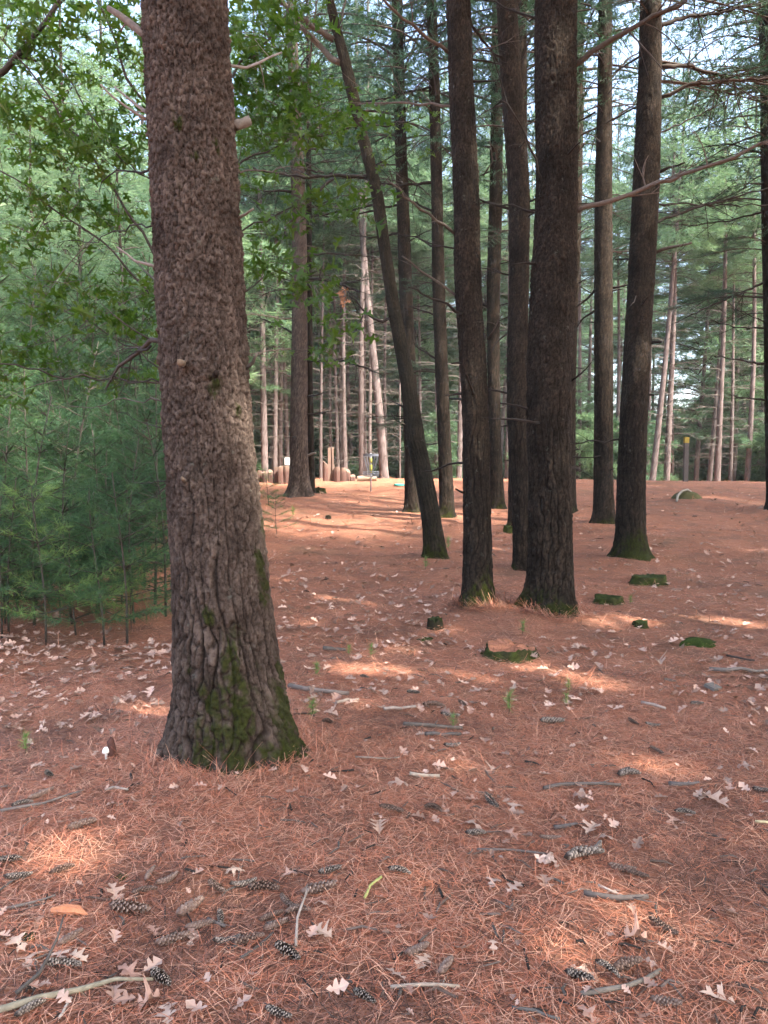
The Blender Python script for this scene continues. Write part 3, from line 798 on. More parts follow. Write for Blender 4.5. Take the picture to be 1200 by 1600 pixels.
KN = {'T1': [(-1.75, P(283, 570, TREES['T1']['Y'])[2], .05, .025), (-1.35, P(340, 585, TREES['T1']['Y'])[2], .045, .02), (-1.9, P(285, 748, TREES['T1']['Y'])[2], .035, .018),
             (-1.1, P(400, 1000, 3.9)[2], .05, .02), (-1.5, P(345, 940, 3.9)[2], .06, .014)],
      'T2': [(-1.2, 3.2, .06, .025), (-1.7, 1.6, .06, .02)], 'T3': [(-.3, P(745, 690, 7.7)[2], .08, .02)],
      'T10': [(-1.2, P(1000, 540, 11)[2], .07, .03), (-1.2, P(1000, 610, 11)[2], .07, .03), (-.8, P(1010, 430, 11)[2], .07, .03)]}
TR = {}
for q, (tid, t) in enumerate(TREES.items()):
    B = np.array([t['B'][0], t['B'][1], float(ground(*t['B'][:2]))])
    root = thing('pine_tree', B, t['label'], 'tree', 'pine trees of the near stand')
    pts, rad = trunk_path(t)
    zf = CAM_H + .66 * t['Y']
    spots = []
    for (sx, sy, sw) in t.get('spots', ()):
        cc = np.interp(-sy, [-r_[0] for r_ in t['p']], [r_[1] for r_ in t['p']]); ww = np.interp(-sy, [-r_[0] for r_ in t['p']], [r_[2] for r_ in t['p']])
        spots.append((-math.acos(max(-1, min(1, (sx - cc) / (ww / 2)))), P(sx, sy, t['Y'] - .2)[2], sw / F_PX * t['Y']))
    cell = (.042, .12) if tid == 'T1' else (.045, .14)
    me = trunk_mesh('trunk_' + tid, pts, rad, M[t['mat']], B, t['nth'], t['dz'], zf, t['flare'], t['lobes'], t['moss'], t['depth'], 50 + q * 7, KN.get(tid, ()), cell, zb=B[2], roots=t.get('roots'), spots=spots)
    link('trunk', me, root)
    for mb, tws in branches.get(tid, []):
        bo = link('branch', mb.mesh('branch', [M['dead_wood']], True, B), root)
        for tm in tws: link('twig', tm.mesh('twig', [M['dead_wood']], True, B), bo)
    srng = np.random.RandomState(700 + q); pa = np.array(pts)
    for e in range(0 if tid == 'T1' else 9):
        z = srng.uniform(1.4, min(zf, t['crown'])); a = srng.rand() * 6.28
        rr_ = np.interp(z, pa[:, 2], rad); c0 = np.array([np.interp(z, pa[:, 2], pa[:, 0]), np.interp(z, pa[:, 2], pa[:, 1]), z])
        d = np.array([math.cos(a), math.sin(a), srng.uniform(-.1, .35)]); L = srng.uniform(.06, .3) if srng.rand() < .6 else srng.uniform(.4, 1.1)
        mb = MB(); twiggy(mb, [c0 + d * rr_ * .8, c0 + d * (rr_ + L * .5), c0 + d * (rr_ + L) + [0, 0, -.05 * L]], .016, .007, DARKW, 3000 + q * 20 + e, 2 if L > .4 else 0, .25, 5, 0, 0)
        link('branch_stub', mb.mesh('branch_stub', [M['dead_wood']], True, B), root)
    px, py = np.array(pts)[:, 0], np.array(pts)[:, 1]; pz = np.array(pts)[:, 2]
    cz = t['crown']
    o = link('crown', crown_vars[q % 3], root, (float(np.interp(cz, pz, px)) - B[0], float(np.interp(cz, pz, py)) - B[1], cz - B[2]), (0, 0, q * 1.7), (1, 1, (t['top'] + 1 - cz) / 8.5))
    TR[tid] = (root, np.array(pts), B)

# low boughs that hang in the picture: tree, pixel of the middle of the spray, depth shift, scale
BO = [('T6', 640, 55, .5), ('T6', 600, 95, 1.2), ('T6', 615, 165, .6), ('T6', 650, 130, -.4), ('T7', 570, 120, 1), ('T7', 590, 210, .8), ('T7', 560, 250, 1.5), ('T5', 740, 70, .5), ('T5', 745, 150, 1),
      ('T4', 760, 60, .2), ('T4', 835, 60, .6), ('T5', 740, 240, .6), ('T5', 750, 330, .4), ('T6', 640, 245, 1), ('T6', 720, 260, 1.2), ('T7', 600, 300, 1.2), ('T7', 660, 440, .4), ('T7', 610, 470, .6), ('T6', 655, 455, .5),
      ('T6', 640, 590, .5), ('T7', 605, 592, .3), ('T6', 660, 585, .2), ('T7', 615, 668, -.2), ('T5', 800, 300, .8), ('T5', 800, 420, .6), ('T5', 750, 560, 1), ('T12', 520, 400, 1), ('T12', 540, 440, .5), ('T12', 505, 350, .8), ('T12', 420, 350, 1), ('T12', 430, 420, .8),
      ('T12', 410, 470, 1.2), ('T12', 530, 300, 1), ('T12', 545, 215, 1), ('T12', 420, 240, .6), ('T12', 500, 150, 1), ('T12', 400, 100, 1), ('T2b', 920, 365, -.4), ('T2b', 915, 330, .3), ('T2b', 925, 200, .6), ('T9', 915, 60, .6),
      ('T9', 975, 345, .7), ('T10', 1030, 20, -.3), ('T10', 985, 8, -.4), ('T10', 1110, 30, .5), ('T10', 1170, 20, .4), ('T10', 1130, 130, .6), ('T10', 1170, 170, .8), ('T11', 1120, 250, .4), ('T11', 1150, 300, .2), ('T11', 1110, 330, .6),
      ('T11', 1130, 400, .3), ('T11', 1160, 380, -.3), ('T11', 1120, 470, .4), ('T11', 1090, 480, .8), ('T11', 1150, 500, .5), ('T11', 1165, 100, .4), ('T11', 1180, 60, 0), ('T11', 1090, 170, .8), ('T4b', 850, 250, 1), ('T4b', 770, 380, .8), ('T2b', 905, 440, 1), ('T9', 985, 420, 1.2)]
for q, (tid, px, py, ds) in enumerate(BO):
    root, pts, B = TR[tid]
    Y = TREES[tid]['Y']
    Q = P(px, py, Y + ds)
    zr = Q[2] + .02
    r0 = np.array([np.interp(zr, pts[:, 2], pts[:, 0]), np.interp(zr, pts[:, 2], pts[:, 1]), zr])
    d = Q - r0; L = max(.9, np.linalg.norm(d[:2]) * 1.45)
    L = min(L, 3.6)
    link('bough', bough_vars[q % 4], root, r0 - B, (R.uniform(-.3, .3), R.uniform(-.12, .10), math.atan2(d[1], d[0])), (L / 2, max(.75, min(1.3, L / 2)), max(.75, min(1.3, L / 2))))

# ------------------------------------------------------------------ lobed leaves
HALF = [(0, .012), (.09, .03), (.13, .12), (.15, .20), (.21, .16), (.25, .10), (.29, .065), (.34, .085), (.37, .17), (.40, .30), (.455, .43), (.46, .33), (.52, .35), (.50, .26), (.53, .16), (.57, .075), (.64, .09), (.68, .16), (.74, .30), (.755, .22), (.80, .23), (.79, .15), (.82, .085), (.90, .07), (1.0, .0)]
def leaf_geo(seed, curl=.25, fold=.25, amp=1.0):
    rng = np.random.RandomState(seed)
    H = np.array(HALF); n = len(H)
    out = []
    for sgn in (1, -1):
        h = H.copy()
        h[1:-1] += rng.normal(size=(n - 2, 2)) * .018
        h[:, 1] *= (.85 + .3 * rng.rand()) * amp
        out.append(np.stack([h[:, 0] - .45, sgn * h[:, 1]], -1))
    mid = np.stack([np.maximum.accumulate(H[:, 0]) - .45, np.zeros(n)], -1)
    P2 = np.vstack([mid, out[0], out[1]])
    z = -curl * (P2[:, 0]) ** 2 + fold * np.abs(P2[:, 1]) + .10 * np.sin(P2[:, 0] * 7 + rng.rand() * 6) * np.abs(P2[:, 1]) * 2 + curl * .6 * P2[:, 1] ** 2 * rng.choice([-1, 1])
    V = np.column_stack([P2, z])
    F = []
    for i in range(n - 1):
        F.append((i, i + 1, n + i + 1, n + i)); F.append((i + 1, i, 2 * n + i, 2 * n + i + 1))
    return V, np.array(F)
def rot_rand(rng, tilt):
    yaw = rng.rand() * 6.283
    return Matrix.Rotation(yaw, 3, 'Z') @ Matrix.Rotation(rng.normal() * tilt, 3, 'X') @ Matrix.Rotation(rng.normal() * tilt - .2, 3, 'Y')
leaf_vars = []
for q in range(5):
    V, F = leaf_geo(200 + q, .4 + .25 * q, .15 + .12 * q, .8 + .08 * q)
    leaf_vars.append((mk_mesh('oak_leaf_%d' % q, V, [F], M['oak_leaf']), V, F))

def leafy(root, B, clusters, nper, size, budget, seed, spread=.22):
    """clusters: world points. the nearest leaves are single parts, the others one joined part"""
    rng = np.random.RandomState(seed)
    L = []
    for c, k in clusters:
        m = max(3, int(nper * k))
        for i in range(m):
            p = c + rng.normal(size=3) * spread * np.array([1, 1, .42])
            L.append((p, rot_rand(rng, .55), size * (.6 + .6 * rng.rand()), rng.randint(len(leaf_vars))))
    L.sort(key=lambda a: a[0][1] / a[2])
    for p, r, s, v in L[:budget]:
        link('leaf', leaf_vars[v][0], root, p - B, r.to_euler(), s)
    if len(L) > budget:
        mb = MB()
        for p, r, s, v in L[budget:]:
            V, F = leaf_vars[v][1:]
            mb.add((V * s) @ np.array(r).T + p, F)
        o = link('foliage', mb.mesh('oak_foliage', [M['oak_leaf']], False, B), root); o['kind'] = 'stuff'

def twig_to(mb, a, b, r, c, rng):
    w = np.linspace(0, 1, 5)[:, None]
    mb.tube(a + (b - a) * w + (rng.normal(size=3) * .05 * np.linalg.norm(b - a)) * np.sin(w * 3.14), np.linspace(r, r * .4, 5), 4, False, c)

# the slender oak behind the foreground trunk
YO = 5.4
Bo = P(335, 1000, YO); Bo[2] = float(ground(Bo[0], Bo[1]))
oak = thing('oak_tree', Bo, 'slender young oak with lobed green leaves reaching out behind the foreground pine trunk', 'tree')
ost = [np.array([Bo[0], Bo[1], Bo[2] - .1]), P(322, 800, YO), P(300, 550, YO), P(290, 300, YO), P(285, 50, YO), P(282, -250, YO)]
mb = MB(); mb.tube(ost, [.035, .032, .03, .028, .024, .012], 10, True, (.13, .115, .095), 0, .12)
link('trunk', mb.mesh('oak_trunk', [M['dead_wood']], True, Bo), oak)
OL = [([(300, 470), (245, 402), (210, 345), (170, 280), (125, 215), (60, 130), (-10, 45)], 5.5, 2, -.2),
      ([(290, 260), (225, 160), (205, 140), (185, 80), (150, -5)], 5, 3, -.1),
      ([(305, 560), (245, 470), (185, 398), (120, 350), (60, 305), (-10, 262)], 4.5, 2, -.5),
      ([(310, 610), (240, 600), (180, 592), (100, 592), (60, 578), (-10, 568)], 4, 2, -1.2),
      ([(305, 600), (230, 560), (150, 510), (80, 450)], 3, 1.5, .3),
      ([(288, 330), (200, 250), (140, 180), (80, 80), (60, -10)], 3, 1.5, .2),
      ([(285, 150), (240, 60), (225, -10)], 3, 2, .2),
      ([(290, 330), (400, 240), (470, 215), (545, 200)], 5, 1.8, .3),
      ([(286, 170), (380, 100), (440, 40), (460, -10)], 5, 2, .3),
      ([(296, 420), (390, 350), (450, 330), (550, 305)], 4, 1.5, .2),
      ([(300, 520), (380, 460), (430, 420), (490, 440)], 3.5, 1.5, .2),
      ([(-30, 140), (20, 95), (75, 30), (105, -10)], 10, 7, 0)]
OLP = []
orng = np.random.RandomState(5)
for path, w0, w1, ds in OL:
    pts = np.array([P(px, py, YO + ds * i / (len(path) - 1)) for i, (px, py) in enumerate(path)])
    s = np.linspace(0, len(pts) - 1, 30)
    fine = np.stack([np.interp(s, np.arange(len(pts)), pts[:, i]) for i in range(3)], -1)
    OLP.append(fine)
    mb = MB(); tws = []; twiggy(mb, pts, w0 / 2 / F_PX * YO, w1 / 2 / F_PX * YO, (.05, .042, .034), int(orng.rand() * 1e5), 5, .25, 6, 1, 0, tws)
    bo = link('branch', mb.mesh('oak_branch', [M['dead_wood']], True, Bo), oak)
    for tm in tws: link('twig', tm.mesh('twig', [M['dead_wood']], True, Bo), bo)
OC = [(50, 60, 1), (20, 95, .8), (100, 120, .8), (150, 110, .5), (60, 180, 1), (100, 195, .7), (135, 225, 1.2), (170, 180, 1), (205, 210, .9), (60, 220, 1), (110, 240, 1), (160, 250, 1), (30, 240, .6), (210, 40, .8), (180, 20, .6), (60, 20, .8),
      (10, 165, .8), (200, 95, .6), (220, 235, .8), (90, 305, .7), (125, 312, .8), (12, 312, .9), (50, 385, .8), (75, 360, .6), (180, 335, .8), (170, 352, .5), (222, 20, .6), (120, 60, .5), (85, 30, .7), (20, 30, .6), (75, 440, .6), (100, 442, .5), (140, 447, .8), (60, 480, .9), (100, 487, .6),
      (165, 490, .8), (200, 500, .7), (180, 517, .6), (15, 548, 1), (35, 542, .6), (70, 567, .7), (95, 560, .6), (165, 592, .7), (213, 592, .5), (5, 588, .6), (150, 588, .4), (5, 622, .5), (225, 458, .6), (225, 530, .4), (235, 130, .5), (5, 400, .4),
      (400, 20, 1), (420, 60, 1.1), (380, 50, .9), (440, 25, .9), (390, 130, 1), (450, 130, 1), (410, 170, 1), (470, 145, 1), (500, 165, .9), (530, 172, .7), (420, 215, 1), (470, 210, .9), (380, 215, .8), (430, 190, .9), (545, 200, .6), (505, 212, .7), (395, 90, .8),
      (470, 310, .6), (500, 330, .7), (545, 305, .7), (430, 340, .4), (418, 410, .6), (470, 410, .5), (480, 440, .6), (480, 475, .5), (520, 512, .4), (497, 545, .4), (515, 552, .3), (400, 425, .4), (450, 395, .4), (480, 30, .5), (380, 300, .3)]
allp = np.concatenate(OLP)
cl = []
mb = MB()
for px, py, k in OC:
    c = P(px, py, YO + orng.uniform(-.55, .55))
    j = np.argmin(np.linalg.norm(allp - c, axis=1))
    twig_to(mb, allp[j], c, .004, (.10, .085, .07), orng)
    for e in range(3): twig_to(mb, c, c + orng.normal(size=3) * [.14, .14, .06], .002, (.10, .085, .07), orng)
    cl.append((c, k))
link('twigs', mb.mesh('oak_twigs', [M['dead_wood']], True, Bo), oak)['kind'] = 'stuff'
leafy(oak, Bo, cl, 33, .125, 300, 21, .14)

# the leaning oak
LP = [(875, 681, 36), (840, 677, 32), (800, 672, 29), (750, 663, 29), (700, 652, 28), (650, 645, 26), (600, 638, 24), (540, 627, 22), (480, 615, 20), (380, 600, 18), (300, 589, 19), (200, 563, 17.5), (100, 540, 18), (50, 527, 15), (0, 515, 13), (-120, 490, 10)]
YL = lean_base[1]
Bl = np.array([lean_base[0], YL, float(ground(lean_base[0], YL))])
lean = thing('oak_tree', Bl, 'leaning crooked oak with ridged grey bark slanting up to the left', 'tree')
pts = [P(c, r, YL) for r, c, w in LP]; pts[0][2] = Bl[2]
link('trunk', trunk_mesh('lean_trunk', pts, [w / 2 / F_PX * YL for r, c, w in LP], M['bark_lean'], Bl, 90, .022, 9, .22, 4, (.35, -1.9, 1.0), .012, 333, (), (.032, .26), zb=Bl[2]), lean)
LB = [([(535, 98), (515, 88), (492, 62), (465, 35), (435, -8)], 10, 6, (.10, .085, .068), .2, 3, .4), ([(522, 62), (500, 48), (470, 30), (440, 2), (420, -15)], 9, 6, (.09, .075, .06), -.3, 3, .4),
      ([(575, 276), (530, 275), (480, 278), (430, 270), (395, 262)], 6, 2.5, DARKW, -.3, 7, .5), ([(608, 497), (596, 503), (580, 497), (568, 485), (556, 468), (545, 462)], 5, 2, DARKW, -.2, 3, .25),
      ([(570, 485), (565, 500), (552, 520), (550, 545), (552, 560)], 2.5, 1.2, DARKW, -.3, 2, .2), ([(583, 320), (540, 330), (500, 335), (470, 345)], 4, 1.5, DARKW, .2, 5, .4),
      ([(530, 50), (535, 20), (540, -10)], 5, 3, DARKW, .2, 1, .2), ([(568, 190), (600, 200), (640, 190), (665, 182)], 3, 1.2, DARKW, -.2, 4, .3), ([(583, 260), (610, 245), (640, 225)], 2.5, 1, DARKW, -.2, 3, .3),
      ([(500, 300), (470, 330), (448, 350), (445, 368)], 5, 3, DARKW, -.5, 2, .3), ([(520, 280), (505, 290), (495, 303)], 5, 4, DARKW, -.4, 0, .3)]
for q, (path, w0, w1, c, ds, tn, tl) in enumerate(LB):
    pp = [P(px, py, YL + ds * i / (len(path) - 1)) for i, (px, py) in enumerate(path)]
    mb = MB(); tws = []; twiggy(mb, pp, w0 / 2 / F_PX * YL, w1 / 2 / F_PX * YL, c, 900 + q, tn, tl * 1.3, 6, 1, .05, tws)
    bo = link('branch', mb.mesh('lean_branch', [M['dead_wood']], True, Bl), lean)
    for tm in tws: link('twig', tm.mesh('twig', [M['dead_wood']], True, Bl), bo)
lc = [(P(px, py, YL - .3 + orng.uniform(-.4, .4)), k) for px, py, k in [(640, 190, .9), (665, 180, .8), (625, 185, .5), (610, 245, .8), (625, 235, .6), (605, 228, .5), (545, 305, .6), (520, 320, .6), (480, 280, .5), (430, 262, .5), (450, 20, 1), (500, 15, .8), (470, 60, .7), (420, 0, 1), (400, 275, .6), (545, 30, .4), (560, 165, .4)]]
leafy(lean, Bl, lc, 12, .13, 110, 22, .19)
for q in range(9):
    rr_ = rot_rand(orng, 1.2)
    c = P(533, 466, YL - .2) + orng.normal(size=3) * [.05, .05, .09]
    V, F = leaf_geo(400 + q, 1.2, .6)
    link('withered_leaf', mk_mesh('withered_leaf', V, [F], M['dry_leaf'], colors=np.tile([.75, .5, .33], (len(V), 1))), lean, c - Bl, rr_.to_euler(), .13)

# ------------------------------------------------------------------ pine saplings
def strip_matmesh(o): return o
sap_vars = []
for q, H in enumerate((1.0, 1.3, 1.8, 2.4, 2.9, 3.4)):
    sap_vars.append((H,) + sapling_mesh('sapling_%d' % q, H, 300 + q, 'pine_near', .10 if H < 2 else .07, .36 if H < 2 else .30, 13))
M['pine_pale'] = leaf_mat('pine_pale', [(.2, (.08, .15, .045)), (.6, (.16, .25, .07)), (.95, (.26, .34, .10))], .35, (.2, .34, .08), 2)
pale_var = (1.25,) + sapling_mesh('sapling_pale', 1.25, 344, 'pine_pale', .18, .42, 11)
def sapling(p, var, s, rz, label, group=None, name='pine_sapling'):
    H, st, fo = var
    r = thing(name, p, label, 'sapling', group)
    r.rotation_euler = (R.uniform(-.05, .05), R.uniform(-.05, .05), rz); r.scale = (s, s, s)
    link('stem', st, r); link('foliage', fo, r)
    return r
sr = random.Random(3)
TH_LABEL = 'dark green young pine in the dense sapling thicket left of the foreground trunk'
n_s = 0
def near_trunk(p):
    return any((p[0] - t['B'][0]) ** 2 + (p[1] - t['B'][1]) ** 2 < .8 for t in TREES.values())
for row, (pya, pyb, n, vs_) in enumerate([(985, 1012, 9, (0, 1)), (950, 985, 13, (1, 2)), (915, 950, 16, (2, 3)), (880, 915, 18, (3, 4)), (850, 882, 20, (4, 5)), (825, 850, 20, (4, 5))]):
    for i in range(n):
        px = -130 + (400 - 8 * row) * (i + sr.random()) / n; py = sr.uniform(pya, pyb)
        if (row == 0 and px > 235) or (row == 0 and 30 < px < 115): continue
        p = G(px, py)
        if near_trunk(p): continue
        v = sap_vars[sr.choice(vs_)]
        lab, grp = (TH_LABEL, 'young pines of the left thicket')
        if row == 0: lab, grp = 'short green pine seedling at the front edge of the left thicket', 'front row of the left thicket'
        if row == 0: lab = ('first', 'second', 'third', 'fourth', 'fifth', 'sixth', 'seventh', 'eighth', 'ninth')[i] + ' short green pine seedling from the left along the front edge of the thicket'
        sapling(p, v, sr.uniform(.85, 1.2) * (1 + .07 * row), sr.random() * 6.28, lab, grp)
sapling(G(72, 1008), pale_var, 1.12, .3, 'yellow green young pine, palest of the thicket, standing at its front on the left')
sapling(G(205, 985), pale_var, .55, 2.3, 'small pale pine sapling at the right front of the left thicket')
for px, py, s in [(420, 790, .5), (432, 835, .38)]:
    sapling(G(px, py), sap_vars[1], s * 1.6, px, 'low pine sapling beside the foot of the brown palisade pine' if px == 420 else 'low pine sapling just right of the foreground trunk, halfway to the palisade')

# ------------------------------------------------------------------ the far stand of pale pines
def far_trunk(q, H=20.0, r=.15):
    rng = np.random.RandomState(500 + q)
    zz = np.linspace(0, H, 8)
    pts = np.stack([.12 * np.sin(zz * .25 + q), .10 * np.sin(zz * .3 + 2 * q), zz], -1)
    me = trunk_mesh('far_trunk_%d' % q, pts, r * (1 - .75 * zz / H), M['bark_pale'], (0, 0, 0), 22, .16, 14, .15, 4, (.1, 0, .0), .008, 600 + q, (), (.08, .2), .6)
    mb = MB()
    z = 1.0
    while z < 13:
        for b in range(rng.randint(3, 6)):
            a = rng.rand() * 6.28; L = rng.uniform(.05, .25) if rng.rand() < .35 else rng.uniform(.5, 2.2)
            L *= .55 + .45 * min(1, z / 4)
            s = np.linspace(0, 1, 5)
            d = np.array([math.cos(a), math.sin(a), 0])
            x0 = np.array([np.interp(z, pts[:, 2], pts[:, 0]), np.interp(z, pts[:, 2], pts[:, 1]), z])
            pp = x0 + d * L * s[:, None]; pp[:, 2] += .18 * L * s - .22 * L * s ** 2 + rng.normal(size=5) * .02
            pp += np.stack([-d[1] * s ** 2, d[0] * s ** 2, 0 * s], -1) * rng.normal() * .12 * L
            mb.tube(pp, np.linspace(.016, .005, 5), 3, False, (.10, .085, .075))
            if L > .6:
                for e in range(3):
                    k = rng.randint(1, 4); d2 = norm(d + rng.normal(size=3) * .6)
                    mb.tube(np.array([pp[k], pp[k] + d2 * .25 * L, pp[k] + d2 * .45 * L - [0, 0, .05]]), np.array([.008, .006, .003]), 3, False, (.10, .085, .075))
        z += rng.uniform(.35, .6)
    return me, mb.mesh('far_dead_branches_%d' % q, [M['dead_wood']])
FT = [far_trunk(q) for q in range(4)]
FTD = []
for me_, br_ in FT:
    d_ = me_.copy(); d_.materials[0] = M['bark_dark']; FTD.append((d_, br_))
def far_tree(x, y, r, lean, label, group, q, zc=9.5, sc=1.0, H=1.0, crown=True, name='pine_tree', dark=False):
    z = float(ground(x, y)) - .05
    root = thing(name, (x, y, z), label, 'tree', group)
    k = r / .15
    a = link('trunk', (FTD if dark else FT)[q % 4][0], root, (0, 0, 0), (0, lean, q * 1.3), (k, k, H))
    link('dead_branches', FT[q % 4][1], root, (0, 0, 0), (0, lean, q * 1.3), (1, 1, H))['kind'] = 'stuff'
    if crown:
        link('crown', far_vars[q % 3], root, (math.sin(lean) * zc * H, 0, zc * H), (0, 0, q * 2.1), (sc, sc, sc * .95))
    return root
# base column, column 350 px higher, width px, depth
FAR = [(1019, 1052, 10, 36, 'pale pink pine leaning right, left one of the close leaning pair on the right'), (1045, 1064, 10, 36.5, 'pale pink pine, right one of the close leaning pair on the right'),
       (1124, 1136, 9.5, 37, 'straight pale pink pine between the yellow-topped post and the right edge'), (1168, 1177, 8.5, 37.5, 'slim pale pine nearest the right edge beyond the crest'),
       (961, 966, 6.5, 40, 'thin pale pine seen in the gap between the two right-hand brown pines'), (1011, 1018, 5, 42, 'very thin pale trunk touching the right side of the mossy-based pine'),
       (902, 905, 7, 39, 'thin pale pine showing right beside the thickest dark pine'), (792, 796, 8, 38, 'pale trunk seen between the straight dark pine and the half hidden pine'),
       (717, 712, 9, 36, 'greyish far pine just left of the sun-flecked pine'), (678, 690, 8, 37, 'pale far pine leaning behind the almost black slender pine'),
       (595, 572, 14, 33, 'stout pale pine right behind the disc golf basket'), (565, 530, 10, 33.5, 'curved pale tan pine leaning left beside the disc golf basket'),
       (540, 538, 8, 36, 'straight lilac grey pine left of the curved tan one'), (528, 536, 6, 38, 'thin pinkish pine behind the right log palisade, leaning right'), (517, 516, 5.5, 41, 'very thin pale pine above the pale twin posts of the palisade'),
       (603, 606, 6, 39, 'thin pink pine just right of the stout pale pine'), (572, 570, 6.5, 40, 'thin grey pine between the curved tan and the stout pale pine'), (503, 498, 5, 34, 'thin dark trunk right of the brown palisade pine'),
       (580, 577, 6, 36, 'thin dark pine directly behind the basket pole'), (625, 626, 3, 36, 'thinnest bare stem left of the leaning oak'), (414, 405, 11, 33, 'dark far pine closest to the right edge of the foreground trunk'), (433, 431, 8, 34, 'dark far pine behind the left log palisade'), (441, 440, 8, 36, 'brownish far pine touching its twin behind the left palisade'), (424, 424, 5, 44, 'pale thin pine between the dark far pines behind the left palisade'), (655, 652, 6, 42, 'pale pink trunk glimpsed right of the leaning oak'), (762, 764, 5, 44, 'faint thin far pine left of the straight dark pine'), (1192, 1196, 6, 44, 'faint thin pine at the very right edge beyond the crest')]
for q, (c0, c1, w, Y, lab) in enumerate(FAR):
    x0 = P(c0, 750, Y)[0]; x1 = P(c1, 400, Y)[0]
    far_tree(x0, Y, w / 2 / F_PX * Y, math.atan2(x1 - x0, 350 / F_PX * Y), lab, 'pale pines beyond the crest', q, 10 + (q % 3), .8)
fr = random.Random(11)
nf = 0
while nf < 96:
    Y = fr.uniform(44, 92); x = fr.uniform(-.62, .62) * Y
    if .29 < x / Y < .375: continue
    far_tree(x, Y, fr.uniform(.12, .2), fr.gauss(0, .03), 'faint pale pine deep in the far stand behind the crest', 'far stand behind the crest', nf + fr.randint(0, 5), fr.uniform(2.5, 9), fr.uniform(.9, 1.25), fr.uniform(.9, 1.1))
    nf += 1
for q in range(34):
    px = fr.uniform(400, 640) if q % 2 else fr.choice([fr.uniform(1000, 1200), fr.uniform(640, 1000)])
    Y = fr.uniform(38, 62)
    far_tree(P(px, 700, Y)[0], Y, fr.uniform(.10, .16), fr.gauss(0, .03), 'slender sunlit pale pine packed among others just beyond the crest', 'slender pale pines beyond the crest', q + 2, 11, .75, 1.0)
# leafy pines behind the thicket, left
lr = random.Random(4)
LEFTP = [(-15, 13.5, .07, .8, .55, 'leftmost'), (60, 16, .08, .9, .62, 'leftmost but one'), (130, 14.5, .07, .8, .5, ''), (200, 17, .08, 1.2, .6, ''), (250, 20, .09, 1.5, .6, ''), (-80, 18, .10, 1.2, 1.0, ''), (10, 22, .11, 1.2, 1.25, ''), (100, 21, .11, 1.2, 1.15, ''), (170, 25, .12, 1.5, 1.3, ''), (235, 28, .12, 2, 1.3, ''),
         (60, 30, .14, 2, 1.4, ''), (140, 34, .14, 2, 1.4, ''), (-40, 30, .14, 2, 1.1, ''), (215, 38, .15, 2, 1.1, ''), (300, 36, .15, 3, 1.1, ''), (385, 34, .15, 4, 1), (340, 42, .15, 2, 1.1), (20, 40, .15, 2, 1.2), (425, 47, .15, 2, 1.1), (110, 46, .15, 2, 1.2)]
for q, L_ in enumerate(LEFTP):
    px, Y, r, zc, sc = L_[:5]
    x = P(px, 700, Y)[0]
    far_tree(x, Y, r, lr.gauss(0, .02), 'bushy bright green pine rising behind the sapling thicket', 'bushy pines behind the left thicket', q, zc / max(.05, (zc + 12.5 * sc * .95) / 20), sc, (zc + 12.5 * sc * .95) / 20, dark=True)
# green understory behind the crest
for q in range(96):
    Y = 36 + 40 * ((q + fr.random()) / 96) ** 1.2; x = fr.uniform(-.34, .66) * Y
    pxx = CX + F_PX * x / Y
    if Y < 47 and (400 < pxx < 640 or 1000 < pxx < 1200): Y += 12; x = x * Y / (Y - 12)
    p = (x, Y, float(ground(x, Y)))
    s = fr.uniform(.24, .5) + .3 * (Y > 46) * fr.random()
    r = thing('pine_sapling', p, 'sunlit young pine of the understory behind the crest', 'sapling', 'understory behind the crest')
    r.rotation_euler = (0, 0, fr.random() * 6.28)
    link('stem', FTD[q % 4][0], r, (0, 0, 0), None, (.35, .35, s * .6))
    link('crown', bush_vars[q % 3], r, (0, 0, .15), None, (s, s, s))

# ------------------------------------------------------------------ unseen tall pines, added right and behind to shade the ground
PATCH = [(60, 1335, 45), (130, 1335, 60), (150, 1120, 40), (215, 1119, 45), (265, 1122, 30), (590, 1020, 35), (640, 1018, 25), (560, 1048, 40), (610, 1046, 30), (720, 1045, 35), (750, 1058, 30), (835, 1046, 30), (905, 1062, 35), (945, 1070, 30),
         (665, 1180, 25), (700, 1192, 30), (735, 1198, 22), (935, 975, 30), (985, 968, 30), (1030, 966, 30), (1080, 970, 35), (1140, 972, 40), (1000, 1195, 40), (1050, 1197, 30), (640, 1440, 45), (600, 1380, 50), (960, 1420, 55), (1020, 1450, 50), (880, 1500, 50), (830, 1530, 40),
         (1190, 1310, 35), (0, 1490, 45), (440, 985, 20), (480, 975, 20), (780, 950, 20), (330, 1400, 50), (540, 1390, 40), (1185, 860, 25), (700, 985, 25), (560, 1100, 25)]
RAYS = [(G(px, py), r / F_PX) for px, py, r in PATCH]
RAYS = [(g, r * g[1] * 1.1) for g, r in RAYS]
for tid, px, py, r in [('T3', 745, 560, 25), ('T3', 748, 620, 22), ('T3', 750, 690, 22), ('T3', 762, 930, 24), ('T3', 745, 260, 18), ('T1', 295, 512, 26), ('T1', 300, 550, 20), ('T2', 880, 720, 22), ('T2', 868, 60, 30), ('T2', 866, 180, 25), ('T1', 270, 130, 14), ('T10', 1000, 560, 20)]:
    t = TREES[tid]; p = P(px, py, t['Y'] - .25); RAYS.append((p, r / F_PX * t['Y']))
